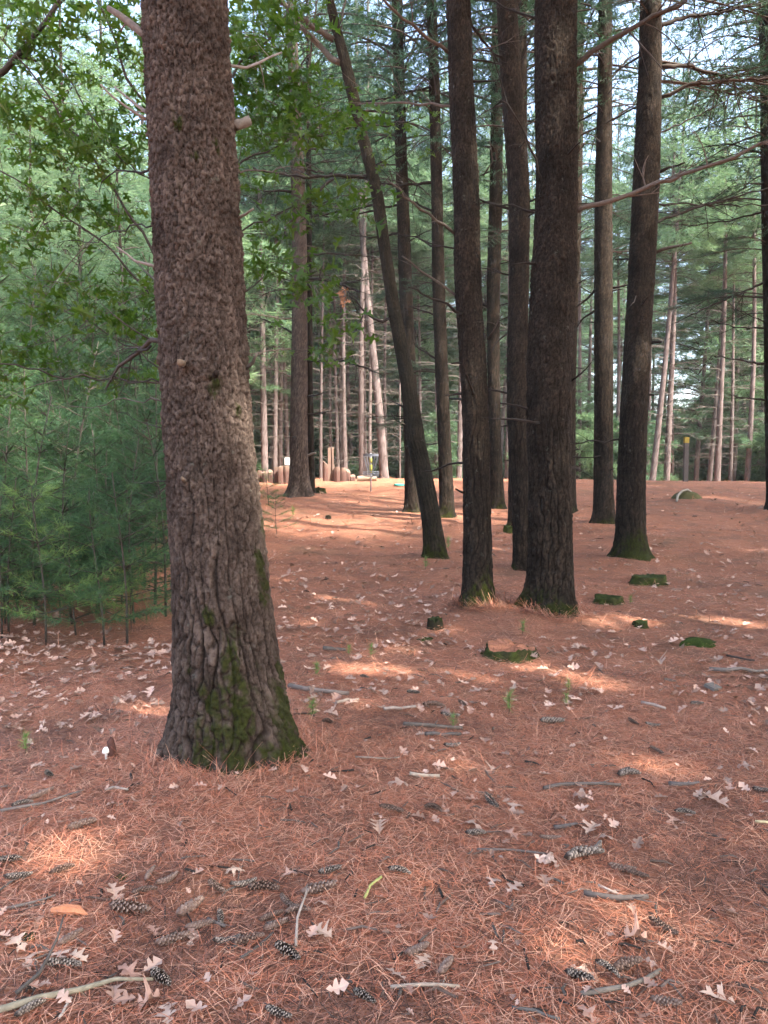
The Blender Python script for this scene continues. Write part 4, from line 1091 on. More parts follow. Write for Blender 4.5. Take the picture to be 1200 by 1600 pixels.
def shade_crown(c, rx, rz, lai, seed):
    rng = np.random.RandomState(seed)
    n = int(lai * math.pi * rx * rx / .0040)
    # clumps on boughs
    nb = 90
    d = norm(rng.normal(size=(nb, 3))); rad = rng.rand(nb, 1) ** (1 / 2.4)
    cen = d * rad * [rx, rx, rz]
    k = rng.randint(0, nb, n)
    pts = cen[k] + rng.normal(size=(n, 3)) * [.55, .55, .22] + np.asarray(c)
    keep = np.ones(n, bool)
    for g, r in RAYS:  # foliage left out along sun rays, shaping the crown to cast light patches
        v = pts - g; s = v @ SUN
        dist = np.linalg.norm(v - s[:, None] * SUN, axis=1)
        keep &= dist > r * (.75 + .6 * vnoise(pts[:, 0] * 2.5, pts[:, 1] * 2.5 + pts[:, 2], 9))
    pts = pts[keep]
    dirs = norm(cen[k][keep] * [1, 1, .2] + rng.normal(size=pts.shape) * .6)
    side = norm(np.cross(dirs, rng.normal(size=pts.shape)))
    L = .17 + .12 * rng.rand(len(pts), 1); W = .022
    V = np.stack([pts - side * W, pts + side * W, pts + dirs * L], 1).reshape(-1, 3)
    return V
SH = [(4.2, -3.6, 10.5, 3.4), (8.6, -5.0, 11.5, 3.6), (6.8, .8, 10.5, 3.5), (11.4, 1.5, 12, 3.6), (9.4, 6.0, 11.5, 3.5), (13.2, 6.5, 13, 3.6), (2.5, -8.5, 12, 3.4), (12.5, -3.5, 12, 3.4), (14.5, 11.5, 12.5, 3.8), (18, 9, 13, 3.8), (17.5, 16.5, 13, 3.8), (21.5, 20, 13.5, 4), (20.5, 26, 13, 4), (16, 2.5, 13, 3.6), (3.6, -.4, 11.5, 3.0), (6.5, 4.6, 13.5, 3.0), (12.5, 15, 13, 3.6), (14.5, 20.5, 13.5, 3.8), (17.5, 26, 14, 4)]
for q, (x, y, zc, rx) in enumerate(SH):
    z = float(ground(x, y))
    r = thing('pine_tree', (x, y, z), 'tall pine added out of view to the right to shade the floor', 'tree', 'added shade pines out of view')
    zz = np.linspace(0, zc + 3, 8)
    link('trunk', trunk_mesh('shade_trunk', np.stack([0 * zz, 0 * zz, zz], -1), .24 * (1 - .6 * zz / zz[-1]), M['bark_dark'], (0, 0, 0), 40, .08, 6, .3, 4, (.2, 0, .8), .012, 800 + q, (), (.05, .15), .4), r)
    V = shade_crown((x, y, zc), rx, 2.6, 4.0, 900 + q) - np.array([x, y, z])
    link('crown', mk_mesh('shade_crown', V, [tri(len(V) // 3)], M['pine_mid']), r)

# ------------------------------------------------------------------ things beyond: palisades, basket, posts
def log_mesh(r, h, seed, c0=(.095, .052, .042)):
    rng = np.random.RandomState(seed); n = 12
    th = np.linspace(0, 2 * np.pi, n, endpoint=False)
    rr = r * (1 + .10 * rng.normal(size=n))
    sl = rng.normal() * .35; a = rng.rand() * 6.28
    rows = []
    for f in (0, .35, .7, 1.0):
        zt = (-.12 + (h + .12) * f) + (sl * rr * np.cos(th - a) if f == 1 else 0)
        k = 1 + .04 * rng.normal(size=n) - (.08 if f == 1 else 0)
        rows.append(np.stack([rr * k * np.cos(th), rr * k * np.sin(th), zt + 0 * th], -1))
    V = np.vstack(rows + [np.mean(rows[-1], 0)[None]])
    i = np.arange(3)[:, None] * n; j = np.arange(n)[None]; j2 = (j + 1) % n
    F4 = np.stack([i + j, i + j2, i + n + j2, i + n + j], -1).reshape(-1, 4)
    F3 = np.array([(3 * n + q, 3 * n + (q + 1) % n, 4 * n) for q in range(n)])
    C = np.tile(np.array(c0) * (.8 + .4 * rng.rand()), (len(V), 1)); C *= (.85 + .3 * rng.rand(len(V), 1)); C[-n - 1:] = np.array([.19, .13, .10]) * (.8 + .3 * rng.rand())
    mb = MB(); mb.add(V, F4, F3, C)
    return mb.mesh('log', [M['dead_wood']], False)
def palisade(logs, label, base_row):
    Bp = G((logs[0][0] + logs[-1][0]) / 2, base_row)
    root = thing('log_palisade', Bp, label, 'palisade')
    for q, (px, top, w) in enumerate(logs):
        g = P(px, base_row, Bp[1] + .15 * math.sin(q * 2.1)); g[2] = float(ground(g[0], g[1]))
        r = w / 2 / F_PX * g[1]; h = (base_row - top) / F_PX * g[1]
        link('log', log_mesh(r, h, 40 + q + int(px)), root, g - Bp)
    return Bp
Bpal = palisade([(398, 739, 9), (406, 738, 9), (414, 739, 8.5), (423, 737, 9), (431, 732, 9), (438, 728, 9), (447, 727, 9.5), (454, 731, 7)], 'row of upright log stumps forming a low palisade left of the brown pine', 755)
palisade([(509, 724, 10), (518, 727, 10), (527, 729, 9.5), (536, 731, 9), (543.5, 736, 8), (551, 743, 7.5)], 'row of upright logs stepping down in height right of the brown pine', 752)
for px, lab in ((514.5, 'taller pale post, left of the twin posts behind the right palisade'), (519.5, 'taller pale post, right of the twin posts behind the right palisade')):
    g = P(px, 752, Bpal[1] + 1.2); g[2] = float(ground(g[0], g[1])); sc_ = g[1] / F_PX
    tag(link('wooden_post', log_mesh(2.2 * sc_, 52 * sc_, int(px * 3), (.14, .095, .075)), None, g), lab, 'post', 'twin posts')
g = G(573, 752); mb = MB()
sc_ = g[1] / F_PX
mb.tube(np.array([[-15 * sc_, 0, .10], [-5 * sc_, .03, .105], [6 * sc_, 0, .11], [15 * sc_, .02, .10]]), [.10, .115, .11, .095], 10, True, (.24, .18, .13), 0, .1)
tag(link('fallen_log', mb.mesh('fallen_log', [M['dead_wood']]), None, g), 'short pale log lying at the end of the right palisade, behind the basket', 'log')
# white sign panel beside the left palisade
g = P(449.5, 755, Bpal[1] + .9); g[2] = float(ground(g[0], g[1])); sc_ = g[1] / F_PX
sg = thing('sign_board', g, 'small white sign panel above the left log palisade', 'sign')
mb = MB(); mb.tube([(0, 0, -.1), (0, 0, 30 * sc_)], .03, 8, True, (.3, .24, .2)); link('post', mb.mesh('post', [M['dead_wood']]), sg)
mb = MB(); mb.box((-4 * sc_, -.05, 26 * sc_), (4 * sc_, -.032, 37 * sc_), (.78, .80, .80)); link('panel', mb.mesh('panel', [M['paint']]), sg)
# disc golf basket
g = G(579.5, 768); sc_ = g[1] / F_PX
bk = thing('disc_golf_basket', g, 'grey metal disc golf basket with hanging chains and yellow band on its pole', 'basket')
mb = MB(); mb.tube([(0, 0, -.1), (0, 0, .6), (0, 0, 60 * sc_)], .024, 10, True, (.30, .31, .33)); link('pole', mb.mesh('pole', [M['metal']], True), bk)
def ring(mb, r, z, tr, c, n=28):
    th = np.linspace(0, 2 * np.pi, n + 1)
    mb.tube(np.stack([r * np.cos(th), r * np.sin(th), 0 * th + z], -1), tr, 5, False, c)
rk = 12 * sc_
mb = MB()
th = np.linspace(0, 2 * np.pi, 29)[:-1]
for rr0, rr1, z0_, z1_ in ((rk, rk, 55 * sc_, 58.5 * sc_),):
    V = np.vstack([np.stack([rk * np.cos(th), rk * np.sin(th), 0 * th + z0_], -1), np.stack([rk * np.cos(th), rk * np.sin(th), 0 * th + z1_], -1)])
    i = np.arange(28); mb.add(V, np.stack([i, (i + 1) % 28, 28 + (i + 1) % 28, 28 + i], -1), None, (.16, .18, .21))
for a in range(6):
    mb.tube([(0, 0, 57 * sc_), (rk * math.cos(a * 1.047), rk * math.sin(a * 1.047), 57 * sc_)], .008, 5, False, (.16, .18, .21))
link('chain_rack', mb.mesh('chain_rack', [M['metal']]), bk)
for a in range(12):
    s = np.linspace(0, 1, 8); an = a * 2 * math.pi / 12
    rr_ = rk * .85 * (1 - s) ** .6 * .95 + .04
    mb = MB(); mb.tube(np.stack([rr_ * np.cos(an), rr_ * np.sin(an), (56 - 26 * s) * sc_], -1), .007, 4, False, (.16, .18, .21))
    link('chain', mb.mesh('chain', [M['metal']]), bk)
mb = MB()
for z, r_ in ((31, rk * 1.02), (27.5, rk), (24, rk * .97)): ring(mb, r_, z * sc_, .009, (.16, .18, .21))
for a in range(24):
    an = a * 2 * math.pi / 24
    mb.tube([(rk * 1.02 * math.cos(an), rk * 1.02 * math.sin(an), 31 * sc_), (rk * .97 * math.cos(an), rk * .97 * math.sin(an), 24 * sc_), (.03 * math.cos(an), .03 * math.sin(an), 23 * sc_)], .006, 4, False, (.16, .18, .21))
link('basket_tray', mb.mesh('basket_tray', [M['metal']]), bk)
mb = MB(); mb.tube([(0, 0, 29 * sc_), (0, 0, 42 * sc_)], .045, 10, True, (.36, .34, .04)); mb.tube([(0, 0, 44 * sc_), (0, 0, 52 * sc_)], .04, 10, True, (.36, .34, .04))
link('yellow_band', mb.mesh('yellow_band', [M['paint']], True), bk)
# flying disc
g = G(624, 759); mb = MB()
th = np.linspace(0, 2 * np.pi, 25)[:-1]
rows = [(.0, .030), (.08, .030), (.115, .026), (.135, .012), (.132, .0), (.12, .004)]
V = np.vstack([np.stack([r_ * np.cos(th), r_ * np.sin(th), 0 * th + z], -1) for r_, z in rows[1:]] + [np.array([[0, 0, .031]])])
i = np.arange(24); F4 = np.vstack([np.stack([k * 24 + i, (k + 1) * 24 + i, (k + 1) * 24 + (i + 1) % 24, k * 24 + (i + 1) % 24], -1) for k in range(4)])
mb.add(V, F4, np.stack([i, (i + 1) % 24, np.full(24, 120)], -1), (.05, .26, .21))
o = tag(link('flying_disc', mb.mesh('flying_disc', [M['paint']], True), None, g + [0, 0, .02], (.12, .05, 0), 1.5), 'turquoise flying disc lying on the floor right of the disc golf basket', 'disc')
# post with yellow top
g = P(1071, 753, 30.5); g[2] = float(ground(g[0], g[1])); sc_ = g[1] / F_PX
po = thing('marker_post', g, 'grey wooden post with a yellow painted top beyond the crest', 'post')
hp = P(1071, 683, 30.5)[2] - g[2]
mb = MB(); mb.box((-.085, -.08, -.2), (.085, .08, hp - .24), (.10, .088, .08)); link('shaft', mb.mesh('shaft', [M['dead_wood']]), po)
mb = MB(); mb.box((-.087, -.082, hp - .238), (.087, .082, hp), (.34, .26, .03)); link('painted_top', mb.mesh('painted_top', [M['paint']]), po)

# ------------------------------------------------------------------ stumps
def stump(px, py, w, h, label, seed, moss=1.0, needles_top=False, hollow=False, tilt=0, dark=False):
    g = G(px, py); s = g[1] / F_PX
    r = w / 2 * s; H = h * s * 1.03
    rng = np.random.RandomState(seed); n = 40
    th = np.linspace(0, 2 * np.pi, n, endpoint=False)
    rr = r * (1 + .10 * (vnoise(np.cos(th) * 2 + seed, np.sin(th) * 2, seed) - .5) * 2 + .04 * np.cos(9 * th + seed) + .03 * rng.normal(size=n))
    rows = []; cols = []
    for f, k in ((-.35, 1.22), (0, 1.16), (.2, 1.06), (.45, 1.0), (.7, .98), (.9, .97), (1.0, .93)):
        z = H * f + (f > .4) * f * H * (.30 * (vnoise(np.cos(th) * 2.2, np.sin(th) * 2.2 + seed, 3) - .5) * 2 + .07 * rng.normal(size=n))
        jit = 1 + .03 * rng.normal(size=n)
        rows.append(np.stack([rr * k * jit * np.cos(th), rr * k * jit * np.sin(th), z + tilt * rr * np.cos(th)], -1))
        m = np.clip(moss * (.3 + .9 * vnoise(np.cos(th) * 3 + 4, np.sin(th) * 3 + f * 2, seed + 1)), 0, 1)[:, None]
        bark = np.array([.022, .017, .013] if dark else [.04, .03, .022]); mo = np.array([.046, .058, .014])
        cols.append(bark * (1 - m) * (.7 + .6 * rng.rand(n, 1)) + mo * m * (.6 + .8 * rng.rand(n, 1)))
    root = thing('tree_stump', g, label, 'stump')
    i = np.arange(len(rows) - 1)[:, None] * n; j = np.arange(n)[None]; j2 = (j + 1) % n
    F4 = np.stack([i + j, i + j2, i + n + j2, i + n + j], -1).reshape(-1, 4)
    mb = MB(); mb.add(np.vstack(rows), F4, None, np.vstack(cols)); link('bark_ring', mb.mesh('bark_ring', [M['moss']], True), root)
    top = rows[-1].copy(); R2 = []; C2 = []
    tc = np.array([.34, .145, .085]) if needles_top else np.array([.035, .045, .016]) * (1 if moss > .5 else .6)
    for f in (1.0, .75, .5, .25):
        q = top * [f, f, 1]; q[:, 2] += (-.12 * H if hollow else .03 * H) * (1 - f) + .03 * H * rng.normal(size=n) * (f < 1)
        R2.append(q); C2.append(tc * (.6 + .8 * rng.rand(n, 1)))
    R2.append(np.mean(R2[-1], 0)[None]); C2.append(tc[None])
    V = np.vstack(R2); i = np.arange(3)[:, None] * n
    F4 = np.stack([i + j, i + j2, i + n + j2, i + n + j], -1).reshape(-1, 4)
    F3 = np.array([(3 * n + q, 3 * n + (q + 1) % n, 4 * n) for q in range(n)])
    mb = MB(); mb.add(V, F4, F3, np.vstack(C2)); link('cut_top', mb.mesh('cut_top', [M['moss']], True), root)
stump(1013, 912, 56, 12, 'flat moss-covered stump right of the mossy-based pine, the farther of the two', 1)
stump(950, 942, 42, 10, 'low mossy stump between the thickest pine and the farther flat stump', 2)
stump(798, 1025, 80, 15, 'wide mossy stump filled with orange needles in front of the thickest pine', 3, .9, True, True)
stump(680, 981, 25, 13, 'small blackened stump left of the sun-flecked pine', 4, .15, dark=True)
stump(1000, 979, 22, 8, 'tiny dark mossy stump in the sunlit strip on the right', 5, .6, dark=True)
stump(797, 832, 20, 9, 'mossy stump at the foot of the slim pine behind the half hidden pine', 6, 1)
stump(500, 770, 17, 7, 'dark low stump touching the right of the brown palisade pine', 7, .5, dark=True)
stump(513, 811, 9, 5, 'little dark block of wood on the open floor before the brown palisade pine', 8, .1, dark=True)
# mossy mound with a pale bent stick
g = G(1072, 779); s = g[1] / F_PX
mb = MB(); n = 24; th = np.linspace(0, 2 * np.pi, n, endpoint=False)
rows = [np.stack([22 * s * k * np.cos(th) * (1 + .1 * np.cos(3 * th)), 22 * s * k * np.sin(th), 0 * th + 12 * s * z], -1) for k, z in ((1.1, -.3), (1, .1), (.8, .55), (.5, .88), (.2, 1))] + [np.array([[0, 0, 12 * s * 1.03]])]
i = np.arange(4)[:, None] * n; j = np.arange(n)[None]; j2 = (j + 1) % n
mb.add(np.vstack(rows), np.stack([i + j, i + j2, i + n + j2, i + n + j], -1).reshape(-1, 4), np.array([(4 * n + q, 4 * n + (q + 1) % n, 5 * n) for q in range(n)]), (.085, .08, .035))
tag(link('mossy_mound', mb.mesh('mossy_mound', [M['moss']], True), None, g), 'small grassy hump on the open floor at right, under a pale bent stick', 'mound')
mb = MB(); gs = [G(1054, 783) + [0, -.15, .01], P(1059, 774, g[1] - .3), P(1066, 767, g[1] - .25), P(1074, 765, g[1] - .15), P(1082, 770, g[1] - .1)]
mb.tube(gs, [.03, .035, .03, .03, .02], 6, True, (.32, .29, .24))
tag(link('bent_stick', mb.mesh('bent_stick', [M['dead_wood']], True, g), None, g), 'pale bleached bent stick arched over the small grassy hump', 'stick')

# ------------------------------------------------------------------ pine cones
def cone_mesh(seed, tone):
    rng = np.random.RandomState(seed)
    mb = MB(); ns = 84
    bend = rng.uniform(-.14, .14); opn = rng.uniform(.72, 1.2); rag = rng.uniform(.05, .3)
    body, tip = {'dark': ((.022, .013, .009), (.38, .30, .235)), 'brown': ((.050, .026, .017), (.27, .17, .12)), 'pale': ((.105, .060, .042), (.33, .225, .17))}[tone]
    ax = lambda t: np.array([t - .5, bend * (1 - (2 * t - 1) ** 2), 0])
    ts = np.linspace(0, 1, 9)
    mb.tube([ax(t) for t in ts], [.02, .055, .07, .072, .07, .062, .052, .038, .012], 8, True, body)
    for k in range(ns):
        t = .02 + .96 * k / ns; a = k * 2.39996 + rng.normal() * .12
        rp = .155 * (math.sin(math.pi * min(1, (t * .86 + .10))) ** .55) * (1 - .25 * t) * (1 - rag / 2 + rag * rng.rand()) * opn
        rad = np.array([0, math.cos(a), math.sin(a)]); tan = np.array([0, -math.sin(a), math.cos(a)]); fw = np.array([1., 0, 0])
        o = ax(t); w = .062 * (1 - .35 * t)
        b0 = o + rad * .03; m0 = o + rad * rp * .66 + fw * .045; t0 = o + rad * rp + fw * .10; l0 = o + rad * (rp + .006) + fw * .128
        V = [b0 - tan * w * .4, b0 + tan * w * .4, m0 - tan * w, m0 + tan * w, t0 - tan * w * .85, t0 + tan * w * .85, l0 - tan * w * .35 - rad * .014, l0 + tan * w * .35 - rad * .014]
        v = .7 + .6 * rng.rand()
        C = [body, body, np.array(body) * 1.5, np.array(body) * 1.5, np.array(tip) * .55 * v, np.array(tip) * .55 * v, np.array(tip) * v, np.array(tip) * v]
        mb.add(V, [(0, 1, 3, 2), (2, 3, 5, 4), (4, 5, 7, 6)], None, C)
    return mb.mesh('cone_' + tone, [M['cone']])
cone_vars = {t: [cone_mesh(20 + 9 * i + q, t) for q in range(7)] for i, t in enumerate(('dark', 'brown', 'pale'))}
def lay(a, b, lift=0.0):
    p, q = G(*a), G(*b)
    m = (p + q) / 2; d = q - p
    return m, d, np.linalg.norm(d)
CONES = [
 ((3, 1352), (24, 1350), 'dark', 'small dark cone at the left edge, above the sunlit streak of needles'),
 ((5, 1379), (48, 1374), 'dark', 'long dark cone at the left edge below the small dark one'),
 ((76, 1374), (114, 1362), 'brown', 'brown cone at the lower rim of the bright needle patch on the left'),
 ((206, 1404), (242, 1398), 'brown', 'brown cone just right of the pale star-shaped leaf on the left'),
 ((170, 1425), (229, 1431), 'pale', 'long pale cone lying level under the pale star-shaped leaf on the left'),
 ((243, 1390), (275, 1372), 'pale', 'pinkish faded cone slanting up right beside the brown cone near the star leaf'),
 ((230, 1381), (239, 1367), 'pale', 'stubby faded cone upper left of the slanting pinkish cone'),
 ((325, 1384), (350, 1400), 'pale', 'pale cone touching the left end of the dark white-tipped cone in the middle cluster'),
 ((358, 1391), (398, 1382), 'dark', 'dark white-tipped cone at the top of the middle cluster'),
 ((387, 1396), (433, 1398), 'brown', 'brown cone extending right from the dark white-tipped cone'),
 ((438, 1407), (460, 1425), 'pale', 'grey cone slanting down right in the pile below the white-tan leaf'),
 ((470, 1405), (523, 1391), 'pale', 'pale cone under the tan leaf at the right of the cone pile'),
 ((446, 1434), (481, 1432), 'pale', 'grey cone lying level at the bend of the thin upright twig'),
 ((407, 1447), (437, 1435), 'brown', 'brownish cone half buried left of the thin bent twig'),
 ((412, 1462), (446, 1447), 'pale', 'whitish grey cone in the middle of the cone pile beside the thin twig'),
 ((337, 1478), (368, 1472), 'dark', 'dark closed cone right of the leaf lying across a cone'),
 ((363, 1485), (410, 1473), 'brown', 'red-brown cone between the dark closed cone and the grey twig'),
 ((430, 1485), (465, 1508), 'dark', 'big dark cone slanting down right below the thin bent twig'),
 ((242, 1485), (293, 1470), 'pale', 'white-scaled cone under the pale leaf at lower left'),
 ((288, 1460), (330, 1450), 'pale', 'pale cone just above the leaf that lies across a cone'),
 ((343, 1431), (346, 1452), 'dark', 'dark cone pointing at the viewer next to a short stick in the middle cluster'),
 ((90, 1487), (127, 1463), 'pale', 'pale cone slanting up right above the crossed tan leaves at lower left'),
 ((68, 1515), (123, 1519), 'dark', 'dark cone half hidden under the tan leaves by the long stick'),
 ((28, 1597), (64, 1578), 'dark', 'dark glossy cone in the bottom left corner under the long pale stick'),
 ((237, 1527), (264, 1548), 'dark', 'dark open cone at the right tip of the long pale stick'),
 ((275, 1441), (315, 1415), 'pale', 'bark-grey cone slanting up right between the long pale cone and the middle cluster'),
 ((552, 1558), (584, 1577), 'dark', 'lone dark cone near the bottom edge left of the pale straight stick'),
 ((415, 1585), (452, 1599), 'dark', 'dark cone cut by the bottom edge, left of centre'),
 ((633, 1502), (667, 1485), 'pale', 'grey cone slanting up right above the tan leaf near the pale straight stick'),
 ((686, 1533), (706, 1508), 'pale', 'grey cone standing steep beside the tan leaf above the pale straight stick'),
 ((609, 1366), (636, 1373), 'dark', 'small dark cone in the centre of the foreground, right of the green twig'),
 ((501, 1371), (527, 1365), 'dark', 'small dark cone in the shaded dip above the green twig'),
 ((592, 1267), (628, 1275), 'brown', 'brown cone above the leaf with pale lobes, centre of the floor'),
 ((665, 1267), (687, 1275), 'brown', 'smaller brown cone a little right of the centre-floor brown cone'),
 ((758, 1248), (777, 1267), 'dark', 'dark upright-looking cone left of the whitish many-pointed leaf'),
 ((729, 1309), (754, 1309), 'dark', 'dark cone just below the pinkish white leaf'),
 ((881, 1352), (940, 1343), 'dark', 'largest white-tipped cone, lying beside the pale leaf right of centre'),
 ((922, 1340), (937, 1324), 'dark', 'dark cone crossing the right end of the largest white-tipped cone'),
 ((846, 1315), (870, 1315), 'pale', 'little pale cone above the largest white-tipped cone'),
 ((964, 1218), (998, 1217), 'dark', 'white-tipped cone lying level right of the long dark stick'),
 ((950, 1360), (992, 1366), 'pale', 'upper of two greyish cones right of the largest white-tipped cone'),
 ((975, 1368), (1012, 1378), 'brown', 'lower of two greyish cones right of the largest white-tipped cone'),
 ((1013, 1443), (1057, 1468), 'brown', 'brown cone slanting down right at the edge of the bright patch at right'),
 ((935, 1515), (960, 1533), 'dark', 'dark cone butting against the brown curved cone near the bottom right stick'),
 ((957, 1527), (1000, 1512), 'brown', 'brown curved cone above the bottom right stick'),
 ((890, 1530), (917, 1537), 'dark', 'dark cone nestled in a pale leaf left of the bottom right stick'),
 ((1020, 1572), (1058, 1578), 'pale', 'greyish flat-lying cone left of the bright star leaf at bottom right'),
 ((1057, 1275), (1080, 1278), 'dark', 'small dark cone under the pale leaf on the right'),
 ((1176, 1238), (1204, 1241), 'dark', 'white-tipped cone at the right edge'),
 ((982, 1128), (997, 1137), 'brown', 'left one of two little cones far right of the wide stump'),
 ((1010, 1135), (1028, 1137), 'dark', 'right one of two little cones far right of the wide stump'),
 ((1015, 1172), (1035, 1182), 'pale', 'small faded cone alone on the right, below the two little cones'),
 ((635, 1085), (655, 1087), 'dark', 'small dark cone left of the upright leaf pair in the middle distance'),
 ((688, 1120), (717, 1123), 'dark', 'dark cone above the parallel dark sticks in the middle distance'),
 ((693, 1170), (717, 1168), 'dark', 'white-tipped cone at the upper rim of the small bright streak'),
 ((716, 1100), (727, 1107), 'brown', 'tiny brown cone below the upright leaf pair'),
 ((660, 1107), (693, 1110), 'brown', 'brown cone above and left of the dark cone near the parallel sticks'),
 ((105, 1303), (148, 1290), 'pale', 'pale cone lying left of the foreground trunk, above the bright patch'),
 ((25, 1265), (42, 1262), 'dark', 'dark cone end at the left edge joined to a pale cone'),
 ((43, 1257), (82, 1240), 'pale', 'pale long cone slanting up right at the left edge'),
 ((72, 1213), (82, 1218), 'dark', 'tiny dark cone below the white mushroom on the left'),
 ((503, 1132), (520, 1137), 'brown', 'small brown cone just right of the foreground trunk base'),
 ((562, 1060), (575, 1063), 'dark', 'tiny dark cone between the bright streaks right of the foreground trunk'),
 ((1078, 1103), (1097, 1103), 'dark', 'little dark cone on the right beside the square grey wood chip'),
 ((1040, 1066), (1052, 1068), 'dark', 'tiny dark cone above the square grey wood chip'),
 ((843, 1132), (880, 1132), 'dark', 'dark cone in the middle distance below the wide needle-filled stump'),
]
crng = np.random.RandomState(31)
for q, (a, b, tone, lab) in enumerate(CONES):
    m, d, L = lay(a, b)
    L = float(np.clip(L, .085, .165))
    v = cone_vars[tone][q % 7]
    tag(link('pine_cone', v, None, m + [0, 0, L * .105 + .015], (crng.rand() * 6.28, -math.atan2(d[2], math.hypot(d[0], d[1])), math.atan2(d[1], d[0])), L), lab, 'pine cone', 'pine cones on the forest floor')

# ------------------------------------------------------------------ fallen oak leaves
dry_vars = []
for q in range(21):
    V, F = leaf_geo(700 + q, (.3, .8, 1.5)[q // 7] * (.7 + .6 * R.random()), (.08, .25, .55)[(q // 7 + q) % 3], .75 + .4 * R.random())
    c = [(1, 1, 1), (.92, .88, .86), (1.08, 1, .9), (.6, .45, .40), (.9, .72, .66), (1.1, 1.05, 1.0), (.72, .6, .55)][q % 7]
    dry_vars.append(mk_mesh('dry_leaf_%d' % q, V, [F], M['dry_leaf'], colors=np.tile(c, (len(V), 1))))
LEAVES = [
 (178, 1405, 42, 5, 'pale star-shaped oak leaf above the long pale cone on the left'), (25, 1480, 48, 1, 'upper of two large tan leaves at the lower left edge'), (42, 1503, 52, 0, 'lower of two large tan leaves at the lower left edge'),
 (92, 1500, 38, 0, 'tan leaf, left of the pair standing over the half hidden dark cone'), (122, 1503, 40, 2, 'tan leaf, right of the pair standing over the half hidden dark cone'), (302, 1470, 42, 5, 'pale leaf lying across a pale cone at lower left'), (240, 1465, 30, 4, 'pinkish leaf between the long pale cone and the leaf on the cone'),
 (200, 1530, 52, 4, 'pinkish tan leaf above the middle of the long pale stick'), (235, 1572, 48, 4, 'crumpled pinkish leaf below the long pale stick'), (262, 1592, 55, 1, 'tan leaf at the bottom edge right of the long stick'), (178, 1560, 38, 6, 'dull leaf tucked under the right half of the long pale stick'),
 (495, 1418, 40, 5, 'white-tan lobed leaf at the right of the cone pile'), (505, 1468, 42, 2, 'flat light tan leaf right of the thin bent twig'), (450, 1372, 38, 4, 'pink tan leaf above the cone pile'), (365, 1367, 32, 2, 'tan leaf above the dark white-tipped cone of the middle cluster'),
 (620, 1535, 44, 1, 'greyish tan leaf above the pale straight stick'), (662, 1508, 42, 2, 'tan leaf beside the two grey cones near the bottom centre'), (770, 1485, 30, 5, 'small yellowish leaf upright in the lit needles, bottom centre'), (1127, 1570, 55, 5, 'bright cream star-shaped leaf at bottom right'),
 (912, 1525, 60, 5, 'large pale leaf cupping a dark cone near the bottom'), (995, 1475, 48, 4, 'tan leaf in the bright patch above the brown curved cone'), (1037, 1490, 28, 5, 'small whitish leaf right of the bright patch'), (1012, 1508, 28, 1, 'small tan leaf above the bottom right stick'),
 (622, 1227, 52, 5, 'long pale leaf lying slanted at the centre of the floor'), (592, 1297, 42, 2, 'tan forked leaf below the centre-floor brown cone'), (735, 1293, 44, 1, 'pinkish white leaf above a dark cone'), (805, 1266, 44, 5, 'whitish many-pointed leaf right of the dark upright-looking cone'),
 (740, 1254, 28, 4, 'small pink leaf left of the dark upright-looking cone'), (795, 1308, 36, 4, 'curled brown leaf standing below the many-pointed leaf'), (908, 1248, 40, 0, 'pale leaf below the long dark stick'), (925, 1300, 42, 5, 'white leaf above the largest white-tipped cone'), (942, 1316, 36, 1, 'tan leaf just below the white one above the largest cone'),
 (858, 1352, 46, 0, 'leaf at the left end of the largest white-tipped cone'), (1115, 1257, 44, 5, 'pale leaf on the right above a small dark cone'), (1052, 1287, 38, 4, 'pink brown leaf left below the small dark cone on the right'), (770, 1384, 32, 0, 'tan leaf left of centre in the shadowed needles below the cone row'), (802, 1398, 38, 1, 'faded leaf in the middle of the foreground, above the dark needle hump'), (850, 1384, 32, 6, 'dull leaf below the largest white-tipped cone'),
 (770, 1207, 30, 1, 'pale leaf at the right end of the small bright streak'), (745, 1083, 28, 1, 'upright pair-like pale leaf in the middle distance'), (757, 1160, 26, 6, 'dull leaf right of the parallel dark sticks'), (1030, 1035, 28, 1, 'pale leaf in front of the sunlit strip on the right'), (905, 1016, 26, 5, 'white leaf right of the wide needle-filled stump'),
 (918, 1592, 48, 4, 'pink tan leaf cut by the bottom edge, right of centre'), (1000, 1596, 34, 3, 'brown leaf at the bottom edge left of the cream star leaf'), (790, 1320, 22, 6, 'small curled leaf below the standing curled brown leaf'), (1165, 1200, 30, 1, 'pale leaf near the right edge in the middle distance'), (695, 1253, 22, 6, 'small grey leaf left of the small pink leaf'), (1100, 1250, 24, 2, 'small tan leaf touching the pale leaf on the right'),
 (960, 1402, 28, 1, 'small folded leaf at the left end of the knobby dark stick'), (985, 1422, 30, 6, 'grey curled leaf under the knobby dark stick'), (640, 1560, 26, 4, 'small pinkish leaf below the pale straight stick'), (57, 1445, 26, 3, 'small brown leaf above the two large tan leaves'), (150, 1180, 18, 5, 'small cream leaf near the white mushroom'), (60, 1200, 22, 1, 'pale leaf left of the white mushroom'),
]
for q, (px, py, w, v, lab) in enumerate(LEAVES):
    g = G(px, py); L = float(np.clip(w / F_PX * np.linalg.norm(g) * 1.05, .05, .15))
    e = (crng.normal() * .16, crng.normal() * .16, crng.rand() * 6.28)
    tag(link('fallen_leaf', dry_vars[v + 7 * (q % 3)], None, g + [0, 0, .016 + .014 * crng.rand()], e, L), lab, 'leaf', 'fallen oak leaves in the foreground')

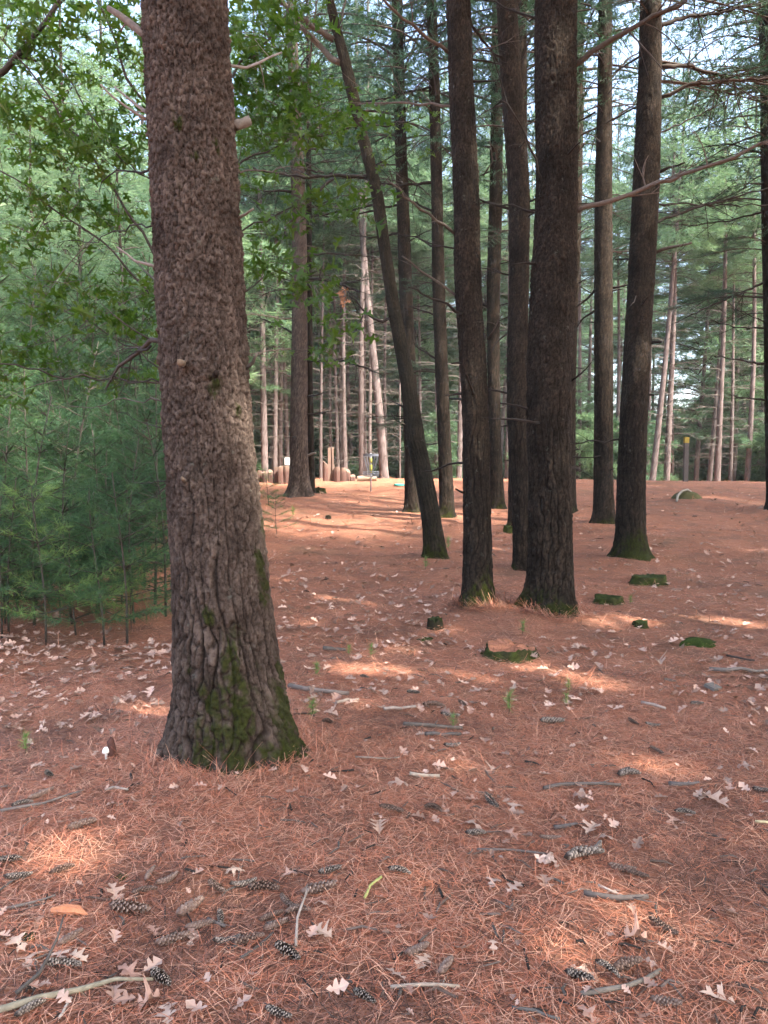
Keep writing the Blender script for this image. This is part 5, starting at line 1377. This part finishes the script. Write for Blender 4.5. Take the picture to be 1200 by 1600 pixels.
# ------------------------------------------------------------------ sticks
STICKS = [
 ([(-12, 1593), (80, 1568), (130, 1553), (165, 1540), (240, 1541)], 11, 5, (.26, .22, .15), 'long pale greenish stick slanting in from the bottom left corner'),
 ([(25, 1562), (65, 1545), (85, 1515), (100, 1485)], 6, 3, GREYW, 'grey twig leaning over the tan leaves at lower left'), ([(93, 1600), (112, 1568)], 5, 4, (.36, .30, .24), 'short pale stick at the bottom edge below the long pale stick'),
 ([(377, 1506), (405, 1485), (427, 1465)], 5, 3, GREYW, 'grey straight twig slanting through the cone pile'), ([(462, 1487), (464, 1462), (482, 1436)], 4.5, 3, (.28, .23, .19), 'thin bent twig standing beside the cone pile'),
 ([(610, 1552), (660, 1548), (718, 1551)], 6.5, 5, (.30, .235, .18), 'pale straight stick near the bottom centre'), ([(908, 1563), (955, 1558), (1000, 1543), (1032, 1525)], 8, 6, (.17, .14, .11), 'grey barked stick at bottom right under the curved cone'),
 ([(800, 1583), (835, 1587), (875, 1602)], 5, 4, (.10, .09, .08), 'dark stick running out of the bottom edge'), ([(912, 1404), (960, 1412), (1012, 1410)], 8, 7, (.10, .08, .07), 'knobby dark stick above the bright patch at right'), ([(935, 1390), (952, 1398), (974, 1407)], 4, 3, (.34, .27, .22), 'thin pale twig crossing the knobby dark stick'),
 ([(850, 1238), (880, 1230), (930, 1231), (970, 1233)], 6, 4, (.12, .095, .08), 'long dark stick lying level right of centre'), ([(866, 1300), (885, 1298), (902, 1294)], 7, 4, (.11, .09, .08), 'short thick dark stick left of the white leaf'), ([(745, 1334), (800, 1334), (862, 1342)], 4, 3, (.13, .10, .085), 'thin dark twig left of the largest white-tipped cone'),
 ([(1045, 1231), (1068, 1232), (1092, 1229)], 7, 3, (.12, .10, .09), 'short dark stick on the right below the faded cone'), ([(630, 1137), (660, 1138), (722, 1143)], 6, 5, (.11, .09, .075), 'upper of the parallel dark sticks in the middle distance'), ([(665, 1153), (720, 1153)], 6, 5, (.10, .085, .075), 'lower of the parallel dark sticks in the middle distance'),
 ([(452, 1077), (490, 1085), (545, 1090)], 8, 6, (.20, .155, .13), 'thick stick right of the foreground trunk at knee height of its base'), ([(525, 1103), (560, 1098)], 5, 4, (.36, .28, .22), 'pale short stick below the thick stick right of the trunk'), ([(600, 1113), (650, 1109)], 5, 4, (.30, .24, .20), 'pale stick pointing at the dark cone near the parallel sticks'),
 ([(0, 1274), (45, 1266), (95, 1254), (133, 1240)], 5, 2.5, (.16, .13, .11), 'long thin twig at the left edge under the pale long cone'), ([(0, 1430), (45, 1420), (88, 1406)], 5, 3, (.16, .13, .11), 'thin twig at the left edge below the bright patch'), ([(1108, 1050), (1150, 1053), (1205, 1052)], 6, 4, (.17, .14, .12), 'grey stick at the right edge before the sunlit strip'),
 ([(1136, 1028), (1155, 1040), (1178, 1054)], 3.5, 2, (.08, .065, .055), 'dark twig leaning over the grey stick at the right edge'), ([(325, 1443), (338, 1450), (352, 1455)], 5, 4, (.14, .115, .10), 'short stick touching the dark cone that points at the viewer'), ([(570, 1410), (579, 1388), (596, 1377)], 4, 4, (.36, .36, .12), 'yellow green forked twig in the centre of the foreground'),
 ([(165, 1240), (180, 1236), (200, 1240)], 4, 3, (.30, .24, .20), 'little pale twig left of the foreground trunk base'), ([(555, 1188), (600, 1190), (625, 1188)], 3, 2, (.2, .15, .12), 'thin twig on the smooth needles below the foreground trunk'), ([(1180, 1290), (1205, 1291)], 4, 4, (.48, .40, .22), 'yellowish straw twig at the right edge'), ([(640, 1215), (665, 1217), (687, 1219)], 6, 5, (.36, .29, .22), 'short pale stick right of the slanted pale leaf'), ([(505, 1017), (540, 1020)], 6, 4, (.12, .10, .085), 'dark stick in the middle distance left of the bright streaks'), ([(1002, 1102), (1040, 1112)], 5, 4, (.30, .23, .19), 'pale broken stick left of the little dark cone on the right'),
]
for q, (path, w0, w1, c, lab) in enumerate(STICKS):
    gp = np.array([G(px, py) for px, py in path]); B = gp[0].copy()
    Y = gp[:, 1].mean(); r0, r1 = w0 / 2 / F_PX * Y * 1.1, w1 / 2 / F_PX * Y * 1.1
    gp[:, 2] += r0 * .75 + .014
    if 'leaning' in lab or 'standing' in lab: gp[:, 2] += np.linspace(0, .09, len(gp))
    mb = MB(); twiggy(mb, gp, r0, r1, c, 1200 + q, 2 if len(path) > 2 else 0, .07, 8, 0, 0)
    tag(link('stick', mb.mesh('stick', [M['dead_wood']], True, B), None, B), lab, 'stick', 'sticks on the forest floor')
g = G(1113, 1078); mb = MB(); mb.box((-.045, -.03, 0), (.045, .03, .018), (.13, .115, .10))
o = tag(link('wood_chip', mb.mesh('wood_chip', [M['dead_wood']]), None, g + [0, 0, .012], (.25, .1, .7), 1.3), 'square grey wood chip lying on the right, middle distance', 'wood chip')
g = G(108, 1432); mb = MB(); mb.tube(np.array([(-.06, .01, .0), (-.02, 0, .012), (.03, -.005, .012), (.07, -.02, .004)]), [.012, .018, .014, .004], 6, True, (.50, .20, .10), 0, .3)
tag(link('bark_strip', mb.mesh('bark_strip', [M['dead_wood']]), None, g + [0, 0, .015]), 'orange strip of bark left of the long pale cone', 'bark strip')

# white mushroom beside a rotten stake, left of the trunk
g = G(166, 1186); mb = MB(); s = g[1] / F_PX
th = np.linspace(0, 2 * np.pi, 15)[:-1]
prof = [(.3, -.1), (.32, .35), (.30, .62), (.95, .66), (1.0, .8), (.8, 1.05), (.4, 1.2), (.02, 1.24)]
V = np.vstack([np.stack([6 * s * r_ * np.cos(th), 6 * s * r_ * np.sin(th), 0 * th + 16 * s * z], -1) for r_, z in prof])
i = np.arange(len(prof) - 1)[:, None] * 14; j = np.arange(14)[None]; j2 = (j + 1) % 14
mb.add(V, np.stack([i + j, i + j2, i + 14 + j2, i + 14 + j], -1).reshape(-1, 4), None, (.78, .74, .68))
tag(link('mushroom', mb.mesh('mushroom', [M['paint']], True), None, g), 'white mushroom against a rotten stake, left of the foreground trunk', 'mushroom')
g2 = G(174, 1184); mb = MB(); mb.tube([(0, 0, -.03), (.004, 0, .05), (-.003, .004, .085), (.002, 0, .105)], [.024, .022, .018, .007], 9, True, (.09, .04, .03), 0, .35)
tag(link('rotten_stake', mb.mesh('rotten_stake', [M['dead_wood']], True), None, g2), 'short reddish brown rotten stake behind the white mushroom', 'stake')

# ------------------------------------------------------------------ seedlings and moss tufts
def seedling_mesh(seed):
    rng = np.random.RandomState(seed)
    Pt = np.array([[0, 0, .03], [0, 0, .06], [0, 0, .09]]); D = np.array([[0, 0, .5], [0, 0, .6], [0, 0, 1.]])
    V = needles(Pt, D, 26, .06, .003, .75, rng, .05)
    mb = MB(); mb.add(V, None, tri(len(V) // 3)); mb.tube([(0, 0, -.02), (.003, 0, .05), (0, 0, .09)], .002, 4, False, (.1, .08, .05), 1)
    return mb.mesh('seedling', [M['pine_pale'], M['dead_wood']])
sd = [seedling_mesh(5), seedling_mesh(6)]
for q, (px, py, s, lab) in enumerate([(795, 1115, 1.3, 'bright green pine seedling in front of the wide stump'), (888, 1080, .8, 'tiny seedling right of the wide stump'), (708, 1140, .8, 'small green sprout by the parallel dark sticks'), (817, 992, 1.2, 'yellow green seedling at the back of the wide stump'), (745, 925, 1.0, 'seedling at the foot of the sun-flecked pine'), (488, 1125, 1.1, 'low green sprout just right of the foreground trunk foot'), (40, 1178, 1.0, 'green sprout at the left edge near the white mushroom'), (495, 1058, 1.0, 'green tuft beside the thick stick right of the trunk'), (580, 1028, 1.0, 'pale green tuft between the bright streaks'), (885, 1105, .9, 'greyish seedling below the tiny one right of the wide stump'), (458, 808, 2.2, 'grassy green tuft before the brown palisade pine'), (985, 945, .9, 'yellow sprout beside the low mossy stump'), (545, 1025, .8, 'small green sprig left of the bright streaks'), (700, 860, 2.0, 'pale green tuft beside the leaning oak foot'), (665, 890, 1.6, 'mossy green tuft in front of the leaning oak foot')]):
    tag(link('seedling', sd[q % 2], None, G(px, py), (0, 0, q), s), lab, 'seedling', 'seedlings on the forest floor')
for px, py, w, lab in [(42, 1466, 28, 'dark green moss cushion at the left edge above the large tan leaves'), (190, 1370, 18, 'olive moss lump below the bright patch on the left'), (1090, 1005, 50, 'flat green moss patch near the right edge'), (665, 1000, 26, 'moss scrap in front of the small blackened stump'), (285, 1165, 30, 'moss cushion at the left root of the foreground trunk')]:
    g = G(px, py); s = w / 2 / F_PX * g[1]; n = 16; th = np.linspace(0, 2 * np.pi, n, endpoint=False)
    mr = np.random.RandomState(px); rr = s * (1 + .25 * mr.normal(size=n))
    rows = [np.stack([rr * k * np.cos(th), rr * k * np.sin(th), 0 * th + s * .35 * z], -1) for k, z in ((1.1, -.4), (.95, .3), (.6, .8), (.25, 1))] + [np.array([[0, 0, s * .37]])]
    i = np.arange(3)[:, None] * n; j = np.arange(n)[None]; j2 = (j + 1) % n
    mb = MB(); mb.add(np.vstack(rows), np.stack([i + j, i + j2, i + n + j2, i + n + j], -1).reshape(-1, 4), np.array([(3 * n + q, 3 * n + (q + 1) % n, 4 * n) for q in range(n)]), np.array([.035, .05, .012]) * (.6 + .8 * mr.rand(4 * n + 1, 1)))
    tag(link('moss_cushion', mb.mesh('moss_cushion', [M['moss']], True), None, g), lab, 'moss')

# ------------------------------------------------------------------ litter nobody could count
PAL = np.array([(.54, .195, .102), (.34, .112, .062), (.64, .345, .22), (.46, .166, .095), (.25, .118, .08), (.06, .030, .021), (.49, .25, .168)])
def needle_field(name, n, y0, y1, power, L, W, seg, seed, lift=.012, heap=()):
    rng = np.random.RandomState(seed)
    u = rng.rand(n)
    y = (y0 ** power + u * (y1 ** power - y0 ** power)) ** (1 / power)
    x = (rng.rand(n) * 2 - 1) * (.70 * y + 1.2)
    ln = L * (.6 + .6 * rng.rand(n)) * .5
    ring_n = 0
    for tid in heap:
        t = TREES[tid]; m = 2200; r_ = t['p'][0][2] / 2 / F_PX * t['Y']
        aa = rng.rand(m) * 6.283; rr = r_ * 1.12 + np.abs(rng.normal(size=m)) * r_ * .45
        x[ring_n:ring_n + m] = t['B'][0] + rr * np.cos(aa); y[ring_n:ring_n + m] = t['B'][1] + rr * np.sin(aa); ring_n += m
    flow = 6.28 * fbm(x * .8, y * .8, seed + 3, 2)
    a = flow + rng.normal(size=n) * 1.3
    d = np.stack([np.cos(a), np.sin(a)], -1); nrm = np.stack([-d[:, 1], d[:, 0]], -1)
    curve = rng.normal(size=n) * .22
    tone = fbm(x * 1.6 + 9, y * 1.6, seed + 8, 3)
    pi = np.clip((rng.rand(n) * 7).astype(int), 0, 6)
    dk = rng.rand(n) < np.clip((tone - .52) * 3.4, 0, .7)
    pi = np.where(dk, np.where(rng.rand(n) < .5, 5, 4), pi)
    C = PAL[pi] * (.75 + .5 * rng.rand(n, 1))
    zb = ground(x, y) + lift * rng.rand(n) ** 1.5 + .003
    tilt = rng.normal(size=n) * .10
    up = (rng.rand(n) < .03) | ((np.arange(n) < ring_n) & (rng.rand(n) < .45))
    tilt = np.where(up, np.abs(rng.normal(size=n)) * .35 + .1, tilt)
    rows = []
    for k in range(seg + 1):
        s = -1 + 2 * k / seg
        cxy = np.stack([x, y], -1) + d * (ln * s)[:, None] + nrm * (curve * ln * (s * s - .4))[:, None]
        gz = zb + np.where(up, tilt * ln * (s + 1), tilt * ln * s * .5 + .006 * (1 - s * s))
        w = W * .5 * (1 if abs(s) < .99 else .6)
        for sg_ in (-1, 1):
            rows.append(np.concatenate([cxy + nrm * (sg_ * w), gz[:, None]], 1))
    V = np.stack(rows, 1).reshape(-1, 3); m = (seg + 1) * 2
    i = np.arange(n)[:, None] * m
    F = np.concatenate([np.stack([i[:, 0] + 2 * k, i[:, 0] + 2 * k + 1, i[:, 0] + 2 * k + 3, i[:, 0] + 2 * k + 2], -1) for k in range(seg)])
    me = mk_mesh(name, V, [F], M['needles_ground'], colors=np.repeat(C, m, 0))
    return me
o = link('pine_needle_litter', needle_field('needles_near', 145000, 1.1, 5.6, 1.25, .110, .0021, 2, 77, .016, ('T1',))); tag(o, 'carpet of fallen rust-red pine needles in the foreground', 'pine needles', None, 'stuff')
o = link('pine_needle_litter', needle_field('needles_mid', 120000, 5.3, 15, 1.3, .15, .0048, 1, 78, .022, ('T2', 'T3'))); tag(o, 'carpet of fallen rust-red pine needles in the middle distance', 'pine needles', None, 'stuff')
o = link('pine_needle_litter', needle_field('needles_far', 60000, 14.5, 34, 1.4, .24, .011, 1, 79, .03)); tag(o, 'carpet of fallen rust-red pine needles on the far slope', 'pine needles', None, 'stuff')

SMALLH = [0, 2, 4, 6, 9, 12, 15, 18, 20, 24]
def litter_field(name, boxes, size, seed, mat):
    rng = np.random.RandomState(seed); mb = MB()
    V0 = []
    Hs = np.array(HALF)[SMALLH]; n = len(Hs)
    for q in range(5):
        mid = np.stack([Hs[:, 0] - .45, 0 * Hs[:, 0]], -1)
        o1 = np.stack([Hs[:, 0] - .45, Hs[:, 1] * (.8 + .4 * rng.rand())], -1); o2 = np.stack([Hs[:, 0] - .45, -Hs[:, 1] * (.8 + .4 * rng.rand())], -1)
        P2 = np.vstack([mid, o1, o2]); z = (rng.rand() - .3) * 1.2 * P2[:, 0] ** 2 + (rng.rand() - .2) * .8 * np.abs(P2[:, 1])
        V0.append(np.column_stack([P2, z]))
    F = np.array([f for i in range(n - 1) for f in ((i, i + 1, n + i + 1, n + i), (i + 1, i, 2 * n + i, 2 * n + i + 1))])
    pts = []
    for (x0, x1, y0, y1, k) in boxes:
        for i in range(k):
            pts.append(G(rng.uniform(x0, x1), rng.uniform(y0, y1)))
    for p in pts:
        r = np.array(Matrix.Rotation(rng.rand() * 6.28, 3, 'Z') @ Matrix.Rotation(rng.normal() * .3, 3, 'X') @ Matrix.Rotation(rng.normal() * .3, 3, 'Y'))
        s = size * (.4 + .85 * rng.rand() ** 1.5) * (1 + .035 * p[1]) * (.75 if p[1] < 4.2 else 1)
        t = .45 + .9 * rng.rand()
        mb.add((V0[rng.randint(5)] * s) @ r.T + p + [0, 0, .018 + .014 * rng.rand()], F, None, np.array([1.05, .95, .92]) * t)
    return mb.mesh(name, [M[mat]])
o = link('leaf_litter', litter_field('leaf_litter', [(-60, 280, 1005, 1060, 260), (-60, 250, 1060, 1150, 140), (-60, 200, 900, 1010, 200), (430, 720, 880, 1010, 420), (430, 1230, 1000, 1120, 380), (900, 1230, 880, 1000, 240), (420, 1200, 770, 880, 600), (0, 1200, 1120, 1300, 150), (0, 1200, 1300, 1600, 45)], .072, 61, 'dry_leaf'))
tag(o, 'scattered small dry leaves and bits strewn over the needle floor', 'leaf litter', None, 'stuff')
def twig_field():
    rng = np.random.RandomState(66); mb = MB()
    for i in range(420):
        px = rng.uniform(-40, 1240); py = 790 + 810 * rng.rand() ** .8
        if px < 300 and py < 1000: continue
        p = G(px, py); L = rng.uniform(.02, .10) * (1 + .06 * p[1]); a = rng.rand() * 6.28; r = rng.uniform(.0015, .005) * (1 + .05 * p[1])
        d = np.array([math.cos(a), math.sin(a), rng.normal() * .08])
        c = (DARKW, GREYW, (.11, .08, .065), (.09, .06, .045))[rng.randint(4)]
        mb.tube(np.array([p - d * L / 2, p + [rng.normal() * .01, rng.normal() * .01, .006], p + d * L / 2]) + [0, 0, r + .008], [r, r, r * .6], 4, False, c)
    return mb.mesh('twig_litter', [M['dead_wood']])
tag(link('twig_litter', twig_field()), 'small broken twigs and bark bits strewn over the needle floor', 'twigs', None, 'stuff')

# ------------------------------------------------------------------ hazy air
mb = MB(); mb.box((-150, -38, -5), (150, 200, 30))
m, nt, out = new_mat('haze')
pv = nt.nodes.new('ShaderNodeVolumePrincipled'); pv.inputs['Color'].default_value = (.86, .95, .93, 1); pv.inputs['Density'].default_value = HAZE
pv.inputs['Anisotropy'].default_value = .0
nt.links.new(pv.outputs[0], out.inputs['Volume'])
tag(link('haze', mb.mesh('haze', [m])), 'thin pale haze between the trees', 'haze', None, 'stuff')
cy.volume_bounces = 0
